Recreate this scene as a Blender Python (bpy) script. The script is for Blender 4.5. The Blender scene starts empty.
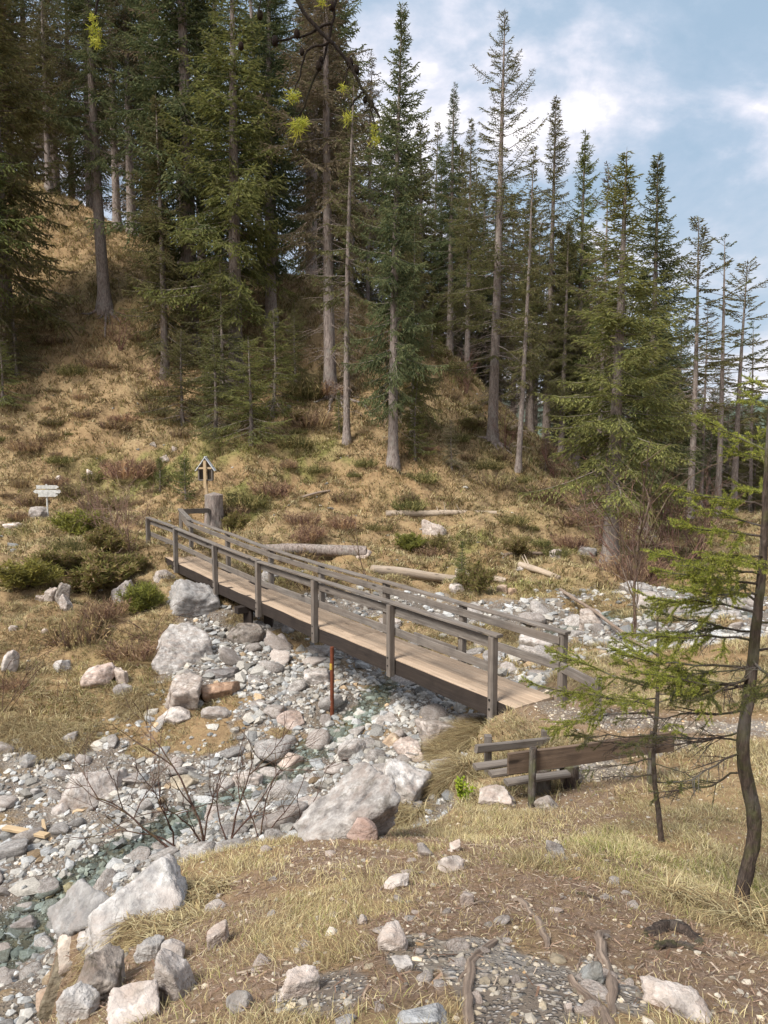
import bpy, math
import numpy as np
from mathutils import Vector, Matrix
rng = np.random.default_rng(7)
SC = bpy.context.scene
COL = SC.collection
# ------------------------------------------------------------------ camera
TH = math.radians(6.2); FPX = 740.0; CZ = 6.0
CT, ST = math.cos(TH), math.sin(TH)
def ray(px, py):
    xc = (px-384)/FPX; yc = (512-py)/FPX
    return np.array([xc, CT+yc*ST, -ST+yc*CT])
def at(px, py, Y):
    d = ray(px, py); p = d*(Y/d[1]); p[2] += CZ
    return p
def ximg(X, Y): return 384+FPX*X/np.maximum(Y, .1)
cam = bpy.data.cameras.new('camera'); cam_o = bpy.data.objects.new('camera', cam); COL.objects.link(cam_o)
cam.sensor_fit = 'VERTICAL'; cam.sensor_height = 36; cam.sensor_width = 27; cam.lens = FPX/1024*36
cam.clip_start = .05; cam.clip_end = 12000
cam_o.location = (0, 0, CZ); cam_o.rotation_euler = (math.pi/2-TH, 0, 0)
SC.camera = cam_o
# ------------------------------------------------------------------ noise
def _h(ix, iy, iz, s):
    n = (ix.astype(np.int64)*374761393 + iy.astype(np.int64)*668265263 + iz.astype(np.int64)*2147483647 + s*974634777) & 0xffffffff
    n = ((n ^ (n >> 13))*1274126177) & 0xffffffff
    n = ((n ^ (n >> 15))*2246822519) & 0xffffffff
    return ((n ^ (n >> 16)) & 0xffff)/65535.0
def vn2(x, y, s=0):
    ix = np.floor(x); iy = np.floor(y); fx = x-ix; fy = y-iy
    fx = fx*fx*fx*(fx*(fx*6-15)+10); fy = fy*fy*fy*(fy*(fy*6-15)+10); z = np.zeros_like(ix)
    a = _h(ix, iy, z, s); b = _h(ix+1, iy, z, s); c = _h(ix, iy+1, z, s); d = _h(ix+1, iy+1, z, s)
    return (a+(b-a)*fx)*(1-fy)+(c+(d-c)*fx)*fy
def vn3(x, y, zz, s=0):
    ix = np.floor(x); iy = np.floor(y); iz = np.floor(zz); fx = x-ix; fy = y-iy; fz = zz-iz
    fx = fx*fx*(3-2*fx); fy = fy*fy*(3-2*fy); fz = fz*fz*(3-2*fz)
    def L(k):
        a = _h(ix, iy, iz+k, s); b = _h(ix+1, iy, iz+k, s); c = _h(ix, iy+1, iz+k, s); d = _h(ix+1, iy+1, iz+k, s)
        return (a+(b-a)*fx)*(1-fy)+(c+(d-c)*fx)*fy
    return L(0)*(1-fz)+L(1)*fz
def fbm2(x, y, scale, octv=4, s=0, gain=.5):
    t = 0; a = 1; n = 0; f = 1.0/scale
    c, q = math.cos(.6), math.sin(.6)
    for o in range(octv):
        t = t+a*(vn2(x*f+17.3*o, y*f-9.1*o, s+o)-.5); n += a; a *= gain; f *= 2.03
        x, y = c*x-q*y, q*x+c*y
    return 2*t/n
def fbm3(p, scale, octv=4, s=0, gain=.5):
    t = 0; a = 1; n = 0; f = 1.0/scale
    for o in range(octv):
        t = t+a*(vn3(p[:, 0]*f+3.1*o, p[:, 1]*f-5.7*o, p[:, 2]*f+1.9*o, s+o)-.5); n += a; a *= gain; f *= 2.03
    return 2*t/n
def sstep(a, b, x):
    t = np.clip((x-a)/(b-a), 0, 1); return t*t*(3-2*t)
# ------------------------------------------------------------------ terrain
def tps(pts):
    P = np.array(pts, float); n = len(P)
    def U(r2): return np.where(r2 > 1e-9, r2*np.log(np.maximum(r2, 1e-9)), 0)
    d2 = ((P[:, None, :2]-P[None, :, :2])**2).sum(-1)
    A = np.zeros((n+3, n+3)); A[:n, :n] = U(d2)+np.eye(n)*.6
    A[:n, n] = 1; A[:n, n+1:] = P[:, :2]; A[n, :n] = 1; A[n+1:, :n] = P[:, :2].T
    w = np.linalg.solve(A, np.r_[P[:, 2], 0, 0, 0])
    def f(X, Y):
        out = w[n]+w[n+1]*X+w[n+2]*Y
        for i in range(n): out = out+w[i]*U((X-P[i, 0])**2+(Y-P[i, 1])**2)
        return out
    return f
def pxl(L): return [tuple(at(*t)) for t in L]
bank_pts = pxl([
 (384,1024,2.1),(60,1040,2.9),(768,1024,2.35),(200,1000,2.7),(384,900,3.7),(560,940,3.1),(640,880,4.0),(768,920,3.9),(384,850,5.2),
 (180,900,4.4),(170,862,5.6),(110,930,3.9),(300,838,6.0),(240,850,5.7),(390,832,6.6),(470,800,7.6),(540,800,7.6),(620,800,7.3),(500,850,5.1),
 (620,835,5.8),(768,820,6.5),(700,760,8.5),(600,735,9.3),(450,762,9.0),(500,735,9.8),(545,716,10.0),(600,700,10.9),(768,700,10.8),
 (640,672,12.5),(768,640,14.5),(570,672,12.0),
 # far side, left bank
 (0,700,13.6),(0,620,17),(0,560,22),(60,720,12.9),(90,700,13.8),(150,640,15.8),(190,690,14),(200,592,18.8),(240,600,18.5),(120,590,19.5),
 (150,548,22.6),(60,525,27),(0,480,31),(100,480,31.5),(0,420,34),(0,350,38),(0,250,45),(0,180,51),(60,193,51),(-300,600,18),(-300,400,34),(-300,250,44),
 (107,308,40),(200,430,33),(200,360,37.5),(200,270,45),(260,450,31),(300,510,27.5),(210,525,26),
 (345,440,32),(335,390,36),(330,285,44),(393,465,30),(440,350,42),(490,440,35),(490,397,40.5),(518,468,33),(560,460,42),
 (300,590,20),(370,575,22),(430,572,23),(500,580,22),(560,572,23.5),(460,545,26),(430,510,28),(540,520,29),(608,568,24.5),(610,502,38),(640,562,25),(650,540,30),
 (660,520,38),(695,513,42),(768,560,25),(768,520,38),(700,590,21),(1000,560,24),(1000,520,38),(1100,700,11),(1100,820,6),
 (-500,1100,2.5),(-200,780,11),
]) + [(1.58+.2+.81*o, 10.3-.28+.587*o, 2.10) for o in (.1, .8, 1.5)]+[(1.58+.55+.81*o, 10.3-.8+.587*o, 2.06) for o in (.1, .8, 1.5)] + [(-60,70,10),(-40,66,10),(-22,62,10),(-8,62,8),(0,62,4),(10,58,-1),(20,58,-4),(30,60,-5),(50,60,-7),(-45,30,5),(-60,45,14),(-40,10,1.5),(0,-8,7.2),(-12,-4,5),(10,-6,6.5),(25,5,3.5),(45,30,0.5),(-15,90,0),(20,90,-10),(-60,95,0),(60,90,-14),
  (0,0,4.42),(0,1,4.35),(-2,0.5,4.1),(2,1,4.4)]
bed_pts = pxl([(0,950,7.3),(150,860,8.6),(100,780,11),(250,762,11.4),(420,740,11.8),(400,690,14),(270,650,16.3),(332,718,13),(300,810,9.2),(60,900,8.0),
 (480,700,12.5),(520,650,16),(560,610,19),(620,600,20),(640,640,15.5),(700,600,19.5),(768,620,17),(460,600,20.5),(360,590,20.5),(300,600,19),(190,690,14.1),(60,760,12),
 (430,780,9.4),(380,800,8.9),(0,760,11.7),(-200,900,8.5),(-200,1100,5),(0,1024,5.6),(1000,620,17)])+[(-30,5,-1.5)]
F_bank = tps(bank_pts); F_bed = tps(bed_pts)
creek = pxl([(20,1060,3.0),(95,960,3.7),(60,918,4.4),(150,868,5.5),(235,843,6.25),(300,832,6.6),(395,824,7.1),(462,800,7.8),(447,765,9.0),(497,722,10.55),
 (520,690,11.6),(560,668,12.8),(600,655,13.4),(690,650,14.0),(770,640,15),(1000,640,15.5),(1000,590,20),(760,600,19.2),(700,592,20.2),(640,580,22.5),(560,592,21),
 (500,602,19.8),(430,594,20.6),(370,596,19.8),(300,600,18.9),(240,603,18.4),(195,600,18),(160,650,15.4),(185,690,14),(95,712,13.4),(60,748,12.5),(0,752,12.2),(-200,770,11.5),(-600,900,9)])+[(-14,2,0)]
CP = np.array([(p[0], p[1]) for p in creek])
def sdf_poly(X, Y, P):
    d = np.full(X.shape, 1e9); ins = np.zeros(X.shape, bool); n = len(P)
    for i in range(n):
        a = P[i]; b = P[(i+1) % n]; e = b-a
        wx = X-a[0]; wy = Y-a[1]
        t = np.clip((wx*e[0]+wy*e[1])/(e@e), 0, 1)
        d = np.minimum(d, (wx-e[0]*t)**2+(wy-e[1]*t)**2)
        if a[1] != b[1]:
            c = ((a[1] > Y) != (b[1] > Y)) & (X < (b[0]-a[0])*(Y-a[1])/(b[1]-a[1])+a[0])
            ins ^= c
    d = np.sqrt(d); return np.where(ins, d, -d)
def dline(X, Y, P):
    d = np.full(np.shape(X), 1e9)
    for a, b in zip(P[:-1], P[1:]):
        e = b-a; wx = X-a[0]; wy = Y-a[1]
        t = np.clip((wx*e[0]+wy*e[1])/(e@e), 0, 1)
        d = np.minimum(d, (wx-e[0]*t)**2+(wy-e[1]*t)**2)
    return np.sqrt(d)
GX0, GX1, GY0, GY1, GS = -70, 70, -12, 98, .2
gx = np.arange(GX0, GX1+.01, GS); gy = np.arange(GY0, GY1+.01, GS)
MX, MY = np.meshgrid(gx, gy)
def coarse(f):   # thin-plate fields are smooth: evaluate at 1 m and interpolate, except close to the camera
    cx = np.arange(GX0, GX1+.01, .5); cy = np.arange(GY0, GY1+.01, .5)
    A, B = np.meshgrid(cx, cy); Z = f(A, B)
    u = (MX-GX0)/.5; v = (MY-GY0)/.5
    i = np.clip(np.floor(u).astype(int), 0, len(cx)-2); j = np.clip(np.floor(v).astype(int), 0, len(cy)-2); u = u-i; v = v-j
    return (Z[j, i]*(1-u)+Z[j, i+1]*u)*(1-v)+(Z[j+1, i]*(1-u)+Z[j+1, i+1]*u)*v
G_bank = coarse(F_bank); G_bed = coarse(F_bed); G_sd = np.clip(sdf_poly(MX, MY, CP), -12, 12)
WP = np.array([at(px, py, Y)[:2] for px, py, Y in [(760,612,17.5),(640,612,18.5),(540,630,17.5),(450,655,16),(352,722,12.9),(280,765,11.2),(205,800,10.3),(140,850,8.9),(60,903,7.9),(0,955,7.2),(-120,1024,6)]])
G_wd = np.clip(dline(MX, MY, WP), 0, 6)
def samp(G, X, Y):
    u = np.clip((X-GX0)/GS, 0, len(gx)-1.001); v = np.clip((Y-GY0)/GS, 0, len(gy)-1.001)
    i = u.astype(int); j = v.astype(int); u = u-i; v = v-j
    return (G[j, i]*(1-u)+G[j, i+1]*u)*(1-v)+(G[j+1, i]*(1-u)+G[j+1, i+1]*u)*v
def creekness(X, Y):
    sd = samp(G_sd, X, Y)
    near = sstep(14, 9, Y)
    w = .95*(1-near)+.28*near
    n = fbm2(X, Y, 1.1, 3, 5)*(.55-.25*near)
    return sstep(-w, w, sd+n)
def base_h(X, Y):
    X = np.asarray(X, float); Y = np.asarray(Y, float)
    m = creekness(X, Y)
    zb = samp(G_bank, X, Y); zc = np.minimum(samp(G_bed, X, Y), zb-.05)
    return zb*(1-m)+zc*m, m
def H(X, Y, fine=True):
    X = np.asarray(X, float); Y = np.asarray(Y, float)
    z, m = base_h(X, Y)
    dx, dy = X-1.58, Y-10.3; s_ = -.587*dx+.81*dy; o_ = .81*dx+.587*dy
    wl = sstep(-2.4, -.6, s_)*sstep(-.22, -.36, s_)*sstep(1.5, .75, np.abs(o_-.45))
    z = z*(1-wl)+(CZ-3.87+.06*(s_+.35))*wl
    r = np.hypot(X, Y)
    far = sstep(10, 20, Y)
    hill = far*(1-m)
    z = z+hill*(fbm2(X, Y, 3.2, 3, 11)*.5+fbm2(X, Y*1.6, 1.1, 3, 12)*.34+np.abs(fbm2(X, Y, .55, 2, 17))*.16)
    z = z+(1-far)*(1-m)*(fbm2(X, Y, 1.3, 3, 13)*.09*sstep(1, 5, r))
    z = z+m*(fbm2(X, Y, 1.7, 4, 14)*.22)
    wd = samp(G_wd, X, Y)
    z = z-m*.13*sstep(.95, .25, wd+fbm2(X, Y, .8, 2, 15)*.35)
    if fine:
        z = z+fbm2(X, Y, .28, 3, 21)*(.022*(1-m)+.045*m)
    # falls away beyond the stand of trees to the valley
    R = np.hypot(X, Y-20)
    k = sstep(60, 92, R)
    zf = -14-38*sstep(80, 500, R)+fbm2(X, Y, 60, 3, 30)*4*sstep(80, 200, R)
    return z*(1-k)+zf*k
def gp(px, py):
    d = ray(px, py); t = np.r_[np.arange(1.0, 12, .02), np.arange(12, 140, .06)]
    X = d[0]*t; Y = d[1]*t; Z = CZ+d[2]*t
    hh = H(X, Y); i = np.argmax(Z < hh)
    if not (Z < hh).any(): i = len(t)-1
    return np.array([X[i], Y[i], hh[i]])
def gz(x, y): return float(H(np.array([x]), np.array([y]))[0])
def gY(px, Y):
    X = (px-384)/FPX*Y; return np.array([X, Y, gz(X, Y)])

# ------------------------------------------------------------------ masks in world space
PATH = np.array([gp(*q)[:2] for q in [(515,705),(560,712),(640,722),(768,728)]])
PATH2 = np.array([gp(*q)[:2] for q in [(560,712),(640,760),(600,800),(520,850),(440,880),(380,860),(250,885),(150,1010)]])
def ell(px, py, rx, ry):
    c = gp(px, py); a = gp(px-rx, py); b = gp(px, py-ry); e = gp(px, py+ry)
    return (c[0], (b[1]+e[1])/2, abs(c[0]-a[0]), max(.1, abs(b[1]-e[1])/2))
GRAVEL = [ell(*q) for q in [(500,985,90,50),(420,960,45,25),(330,1000,60,30),(650,745,60,14),(600,770,50,14),(610,985,25,30)]]
MOSS = [ell(*q) for q in [(640,860,70,28),(720,890,80,30),(120,480,70,25),(480,540,40,14),(440,340,60,40),(300,460,50,20),(200,455,70,18),(520,590,30,8),(250,500,30,22)]]
DIRT = [ell(*q) for q in [(330,860,70,16),(470,905,60,30),(420,940,60,30),(640,950,90,60),(560,905,60,30),(720,985,80,60),(250,1000,60,30),(380,985,60,30),(560,800,60,18),(210,890,60,12)]]
def esum(E, X, Y, s):
    n = fbm2(X, Y, .6, 4, s)*.7
    m = np.zeros_like(X)
    for cx, cy, rx, ry in E:
        d = np.sqrt(((X-cx)/rx)**2+((Y-cy)/ry)**2)
        m = np.maximum(m, sstep(1.25, .6, d+n))
    return m
def patch(X, Y): return sstep(.10, .30, fbm2(X, Y, 1.9, 4, 49)+.30*sstep(15, 18, Y))*sstep(10.5, 13, Y)
def masks(X, Y):
    c = creekness(X, Y)
    c0 = c; c = c*(1-.9*patch(X, Y))
    grav = np.maximum(c, esum(GRAVEL, X, Y, 40)*.95)
    dp = np.minimum(dline(X, Y, PATH)/.42, 9)
    grav = np.maximum(grav, sstep(1.2, .5, dp+fbm2(X, Y, .5, 3, 41)*.6)*.55)
    moss = esum(MOSS, X, Y, 42)*(.55+.9*fbm2(X, Y, .5, 3, 47))
    moss = np.clip(np.maximum(moss, sstep(.15, .55, fbm2(X, Y, 2.6, 4, 43))*.4*sstep(9, 22, Y)), 0, 1)
    d2 = dline(X, Y, PATH2)
    sdv = samp(G_sd, X, Y)+fbm2(X, Y, .4, 3, 48)*.12
    dirt = np.maximum(esum(DIRT, X, Y, 44), sstep(.55, .1, d2+fbm2(X, Y, .5, 3, 45)*.4)*.8)
    dirt = np.maximum(dirt, sstep(.75, .3, dline(X, Y, PATH)+fbm2(X, Y, .5, 3, 45)*.3)*.9)
    dirt = np.maximum(dirt, sstep(.12, .5, fbm2(X, Y, 1.4, 4, 46))*.7*sstep(14, 9, Y))
    edge = sstep(-.22, -.02, sdv)*sstep(.6, .3, sdv)*sstep(10, 7, Y)
    dirt = np.maximum(dirt, edge); moss = moss*(1-edge)*(1-.85*c0)
    return grav, moss, dirt
# ------------------------------------------------------------------ mesh building
class MB:
    def __init__(s): s.v = []; s.q = []; s.t = []; s.c = []; s.qm = []; s.tm = []; s.n = 0; s.l = []; s.flat = False
    def add(s, v, q=None, t=None, col=(1, 1, 1), mi=0, loc=None):
        v = np.asarray(v, np.float32).reshape(-1, 3); s.v.append(v)
        if q is not None and len(q): q = np.asarray(q, np.int64)+s.n; s.q.append(q); s.qm.append(np.full(len(q), mi))
        if t is not None and len(t): t = np.asarray(t, np.int64)+s.n; s.t.append(t); s.tm.append(np.full(len(t), mi))
        c = np.asarray(col, np.float32)
        s.c.append(np.broadcast_to(c, (len(v), 3)) if c.ndim == 1 else c)
        s.l.append(np.zeros((len(v), 3), np.float32) if loc is None else np.asarray(loc, np.float32))
        s.n += len(v)
    def mesh(s, name, mats, smooth=True):
        me = bpy.data.meshes.new(name)
        V = np.concatenate(s.v); Q = np.concatenate(s.q) if s.q else np.zeros((0, 4), int); T = np.concatenate(s.t) if s.t else np.zeros((0, 3), int)
        me.vertices.add(len(V)); me.vertices.foreach_set('co', V.ravel())
        nl = Q.size+T.size; me.loops.add(nl); me.loops.foreach_set('vertex_index', np.r_[Q.ravel(), T.ravel()].astype(np.int32))
        nf = len(Q)+len(T); me.polygons.add(nf)
        me.polygons.foreach_set('loop_start', np.r_[np.arange(len(Q))*4, Q.size+np.arange(len(T))*3].astype(np.int32))
        mi = np.concatenate(s.qm+s.tm) if (s.qm or s.tm) else np.zeros(nf)
        me.polygons.foreach_set('material_index', mi.astype(np.int32))
        me.polygons.foreach_set('use_smooth', np.full(nf, smooth and not s.flat))
        a = me.attributes.new('col', 'FLOAT_COLOR', 'POINT')
        C = np.ones((len(V), 4), np.float32); C[:, :3] = np.concatenate(s.c); a.data.foreach_set('color', C.ravel())
        l = me.attributes.new('wc', 'FLOAT_VECTOR', 'POINT'); l.data.foreach_set('vector', np.concatenate(s.l).ravel())
        for m in (mats if isinstance(mats, (list, tuple)) else [mats]): me.materials.append(m)
        me.update(calc_edges=True); me.validate()
        return me
    def build(s, name, mats, parent=None, smooth=True, origin=None):
        if origin is not None:
            o = np.asarray(origin, np.float32)
            s.v = [a-o for a in s.v]
        ob = bpy.data.objects.new(name, s.mesh(name, mats, smooth)); COL.objects.link(ob)
        if origin is not None and parent is None: ob.location = origin
        if parent is not None: ob.parent = parent
        return ob
def tag(o, label=None, cat=None, group=None, kind=None):
    if label: o['label'] = label
    if cat: o['category'] = cat
    if group: o['group'] = group
    if kind: o['kind'] = kind
    return o
def empty(name, loc, label, cat, group=None, rz=0):
    o = bpy.data.objects.new(name, None); COL.objects.link(o); o.location = loc; o.rotation_euler = (0, 0, rz)
    o.empty_display_size = .3
    return tag(o, label, cat, group)
def copy_tree(o, parent=None):
    c = o.copy(); COL.objects.link(c)
    if parent is not None: c.parent = parent
    for ch in o.children: copy_tree(ch, c)
    return c
def nrm(v):
    v = np.asarray(v, float); return v/np.maximum(np.linalg.norm(v, axis=-1, keepdims=True), 1e-9)
def tube(mb, pts, rad, n=6, col=(1, 1, 1), mi=0, rough=0, cap=True, seed=0, groove=0):
    P = np.asarray(pts, float); k = len(P); r = np.broadcast_to(np.asarray(rad, float), (k,))
    T = nrm(np.gradient(P, axis=0)); ref = np.array([0, 0, 1.0]) if abs(T[0][2]) < .8 else np.array([1.0, 0, 0])
    A = nrm(np.cross(T, ref)); B = np.cross(T, A)
    a = np.arange(n)/n*2*math.pi
    rr = r[:, None]*np.ones((k, n))
    if rough:
        s = np.cumsum(np.r_[0, np.linalg.norm(np.diff(P, axis=0), axis=1)])
        pp = np.stack([np.cos(a)[None, :]*np.ones((k, 1))*1.2, np.sin(a)[None, :]*np.ones((k, 1))*1.2, (s/np.maximum(r.mean(), 1e-3)*.35)[:, None]*np.ones((1, n))], -1).reshape(-1, 3)
        rr = rr*(1+rough*fbm3(pp, .7, 3, seed).reshape(k, n))
    if groove: rr = rr*(1+groove*np.sin(a*5+seed)[None, :])
    V = P[:, None, :]+rr[..., None]*(np.cos(a)[None, :, None]*A[:, None, :]+np.sin(a)[None, :, None]*B[:, None, :])
    i = np.arange(k-1)[:, None]*n; j = np.arange(n)[None, :]; j2 = (j+1) % n
    q = np.stack([i+j, i+j2, i+n+j2, i+n+j], -1).reshape(-1, 4)
    s = np.cumsum(np.r_[0, np.linalg.norm(np.diff(P, axis=0), axis=1)])
    loc = np.stack([s[:, None]*np.ones((1, n)), np.cos(a)[None]*r[:, None], np.sin(a)[None]*r[:, None]+seed], -1).reshape(-1, 3)
    mb.add(V.reshape(-1, 3), q, None, col, mi, loc)
    if cap:
        for e, o in ((0, 0), (k-1, 1)):
            c = P[e]+T[e]*(.3*r[e] if o else -.1*r[e]); v = np.vstack([c[None], V[e]])
            t = np.array([[0, 1+jj, 1+(jj+1) % n] if o else [0, 1+(jj+1) % n, 1+jj] for jj in range(n)])
            l = np.zeros((n+1, 3)); l[:, 0] = 50
            mb.add(v, None, t, col, mi, l)
def beam(mb, p0, p1, w, h, up=(0, 0, 1), ch=.006, seed=0, warp=.004, col=(1, 1, 1), k=None):
    """sawn timber from p0 to p1, w across, h along `up`, chamfered and slightly warped"""
    mb.flat = True
    p0 = np.asarray(p0, float); p1 = np.asarray(p1, float); L = np.linalg.norm(p1-p0); T = (p1-p0)/L
    u = np.asarray(up, float); S = nrm(np.cross(T, u)); U = np.cross(S, T)
    k = k or max(2, int(L/.25)+1); s = np.linspace(0, 1, k)
    a, b = w/2, h/2; c = min(ch, a*.6, b*.6)
    sec = np.array([(-a+c, -b), (a-c, -b), (a, -b+c), (a, b-c), (a-c, b), (-a+c, b), (-a, b-c), (-a, -b+c)])
    n = 8; R = np.random.default_rng(seed+99)
    off = np.stack([fbm2(s*L*1.3+seed*7.7, s*0+seed, 1.0, 3, 3), fbm2(s*L*1.3+seed*3.1, s*0+seed+50, 1.0, 3, 4)], 1)*warp
    sc = 1+fbm2(s*L*2+seed, s*0+9, 1.0, 2, 6)*warp*3
    V = (p0+T*(s*L)[:, None])[:, None, :]+((sec[None, :, 0]*sc[:, None]+off[:, :1])[..., None]*S+(sec[None, :, 1]*sc[:, None]+off[:, 1:])[..., None]*U)
    i = np.arange(k-1)[:, None]*n; j = np.arange(n)[None, :]; j2 = (j+1) % n
    q = np.stack([i+j, i+j2, i+n+j2, i+n+j], -1).reshape(-1, 4)
    loc = np.stack([(s*L)[:, None]*np.ones((1, n))+seed*3.3, np.broadcast_to(sec[:, 0], (k, n)), np.broadcast_to(sec[:, 1], (k, n))+seed*.7], -1).reshape(-1, 3)
    mb.add(V.reshape(-1, 3), q, None, col, 0, loc)
    for e in (0, k-1):
        f = [[0, 1, 2, 7], [7, 2, 3, 6], [6, 3, 4, 5]]
        if e == 0: f = [x[::-1] for x in f]
        mb.add(V[e], f, None, np.asarray(col)*.9, 0, loc[e*n:e*n+n])
_ico = {}
def ico(sub):
    if sub in _ico: return _ico[sub]
    import bmesh
    bm = bmesh.new(); bmesh.ops.create_icosphere(bm, subdivisions=sub, radius=1)
    v = np.array([x.co[:] for x in bm.verts]); f = np.array([[y.index for y in x.verts] for x in bm.faces]); bm.free()
    _ico[sub] = (v, f); return v, f
def rock(seed, sub=3, planes=11, hard=10, rough=.07, squash=1.0, box=False):
    R = np.random.default_rng(seed); v, f = ico(sub)
    N = nrm(R.normal(size=(planes, 3))); hgt = R.uniform(.5, 1.0, planes)
    if box:
        B6 = np.array([(1, 0, 0), (-1, 0, 0), (0, 1, 0), (0, -1, 0), (0, 0, 1), (0, 0, -1.0)]); N = nrm(np.vstack([B6+R.normal(0, .22, (6, 3)), R.normal(size=(6, 3))])); hgt = np.r_[R.uniform(.55, .8, 6), R.uniform(.75, 1.0, 6)]
    d = np.maximum(v@N.T, 1e-3)/hgt[None]      # 1/r for each cutting plane
    inv = (d**hard).sum(1)**(1/hard)
    r = np.minimum(1/inv, 1.35 if box else 1.15)
    p = v*r[:, None]
    if box:
        ax = nrm(R.normal(size=3)*[.4, .4, 1]); h_ = p@ax*5.0+fbm3(p, .8, 2, seed+3)*1.2; st = (h_-np.floor(h_)); p = p*(1-.045*(sstep(.0, .12, st)*sstep(1, .75, st))[:, None])
    p = p*(1+rough*fbm3(p+seed*1.7, .55, 4, seed)[:, None]*1.6)
    if sub >= 4: p = p*(1+rough*.35*fbm3(p+seed, .11, 2, seed+9)[:, None])
    p[:, 2] *= squash
    return p, f
# ------------------------------------------------------------------ materials
def newmat(name):
    m = bpy.data.materials.new(name); m.use_nodes = True; nt = m.node_tree; nt.nodes.clear()
    out = nt.nodes.new('ShaderNodeOutputMaterial'); b = nt.nodes.new('ShaderNodeBsdfPrincipled')
    nt.links.new(b.outputs[0], out.inputs[0]); b.inputs['Specular IOR Level'].default_value = .25
    return m, nt, b
class NT:
    def __init__(s, nt): s.nt = nt
    def n(s, t, **k):
        x = s.nt.nodes.new(t)
        for a, b in k.items(): setattr(x, a, b)
        return x
    def l(s, a, b): s.nt.links.new(a, b)
    def noise(s, vec, scale, detail=4, rough=.55, dist=0):
        x = s.n('ShaderNodeTexNoise'); x.inputs['Scale'].default_value = scale; x.inputs['Detail'].default_value = detail
        x.inputs['Roughness'].default_value = rough; x.inputs['Distortion'].default_value = dist
        if vec is not None: s.l(vec, x.inputs['Vector'])
        return x.outputs['Fac']
    def voro(s, vec, scale, feature='F1', out='Distance', rand=1):
        x = s.n('ShaderNodeTexVoronoi', feature=feature); x.inputs['Scale'].default_value = scale; x.inputs['Randomness'].default_value = rand
        s.l(vec, x.inputs['Vector']); return x.outputs[out]
    def ramp(s, fac, stops, interp='LINEAR'):
        x = s.n('ShaderNodeValToRGB'); cr = x.color_ramp; cr.interpolation = interp
        while len(cr.elements) < len(stops): cr.elements.new(.5)
        for e, (p, c) in zip(cr.elements, stops):
            e.position = p; e.color = (*((c,)*3 if isinstance(c, (int, float)) else c), 1)
        s.l(fac, x.inputs[0]); return x.outputs[0]
    def mix(s, fac, a, b, mode='MIX'):
        x = s.n('ShaderNodeMix', data_type='RGBA', blend_type=mode)
        for inp, v in ((x.inputs[0], fac), (x.inputs[6], a), (x.inputs[7], b)):
            if isinstance(v, (int, float)): inp.default_value = v
            elif isinstance(v, (tuple, list)): inp.default_value = (*v, 1)
            else: s.l(v, inp)
        return x.outputs[2]
    def math(s, op, a, b=0, c=None, clamp=False):
        x = s.n('ShaderNodeMath', operation=op, use_clamp=clamp)
        for i, v in enumerate((a, b) if c is None else (a, b, c)):
            if isinstance(v, (int, float)): x.inputs[i].default_value = v
            else: s.l(v, x.inputs[i])
        return x.outputs[0]
    def attr(s, name): return s.n('ShaderNodeAttribute', attribute_name=name)
    def pos(s): return s.n('ShaderNodeNewGeometry').outputs['Position']
    def obj(s): return s.n('ShaderNodeTexCoord').outputs['Object']
    def rnd(s): return s.n('ShaderNodeObjectInfo').outputs['Random']
    def mapv(s, vec, scale=(1, 1, 1), loc=(0, 0, 0)):
        x = s.n('ShaderNodeMapping'); s.l(vec, x.inputs[0]); x.inputs['Scale'].default_value = scale; x.inputs['Location'].default_value = loc; return x.outputs[0]
    def bump(s, h, strength, dist, normal=None):
        x = s.n('ShaderNodeBump'); x.inputs['Strength'].default_value = strength; x.inputs['Distance'].default_value = dist
        s.l(h, x.inputs['Height'])
        if normal is not None: s.l(normal, x.inputs['Normal'])
        return x.outputs[0]
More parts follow.
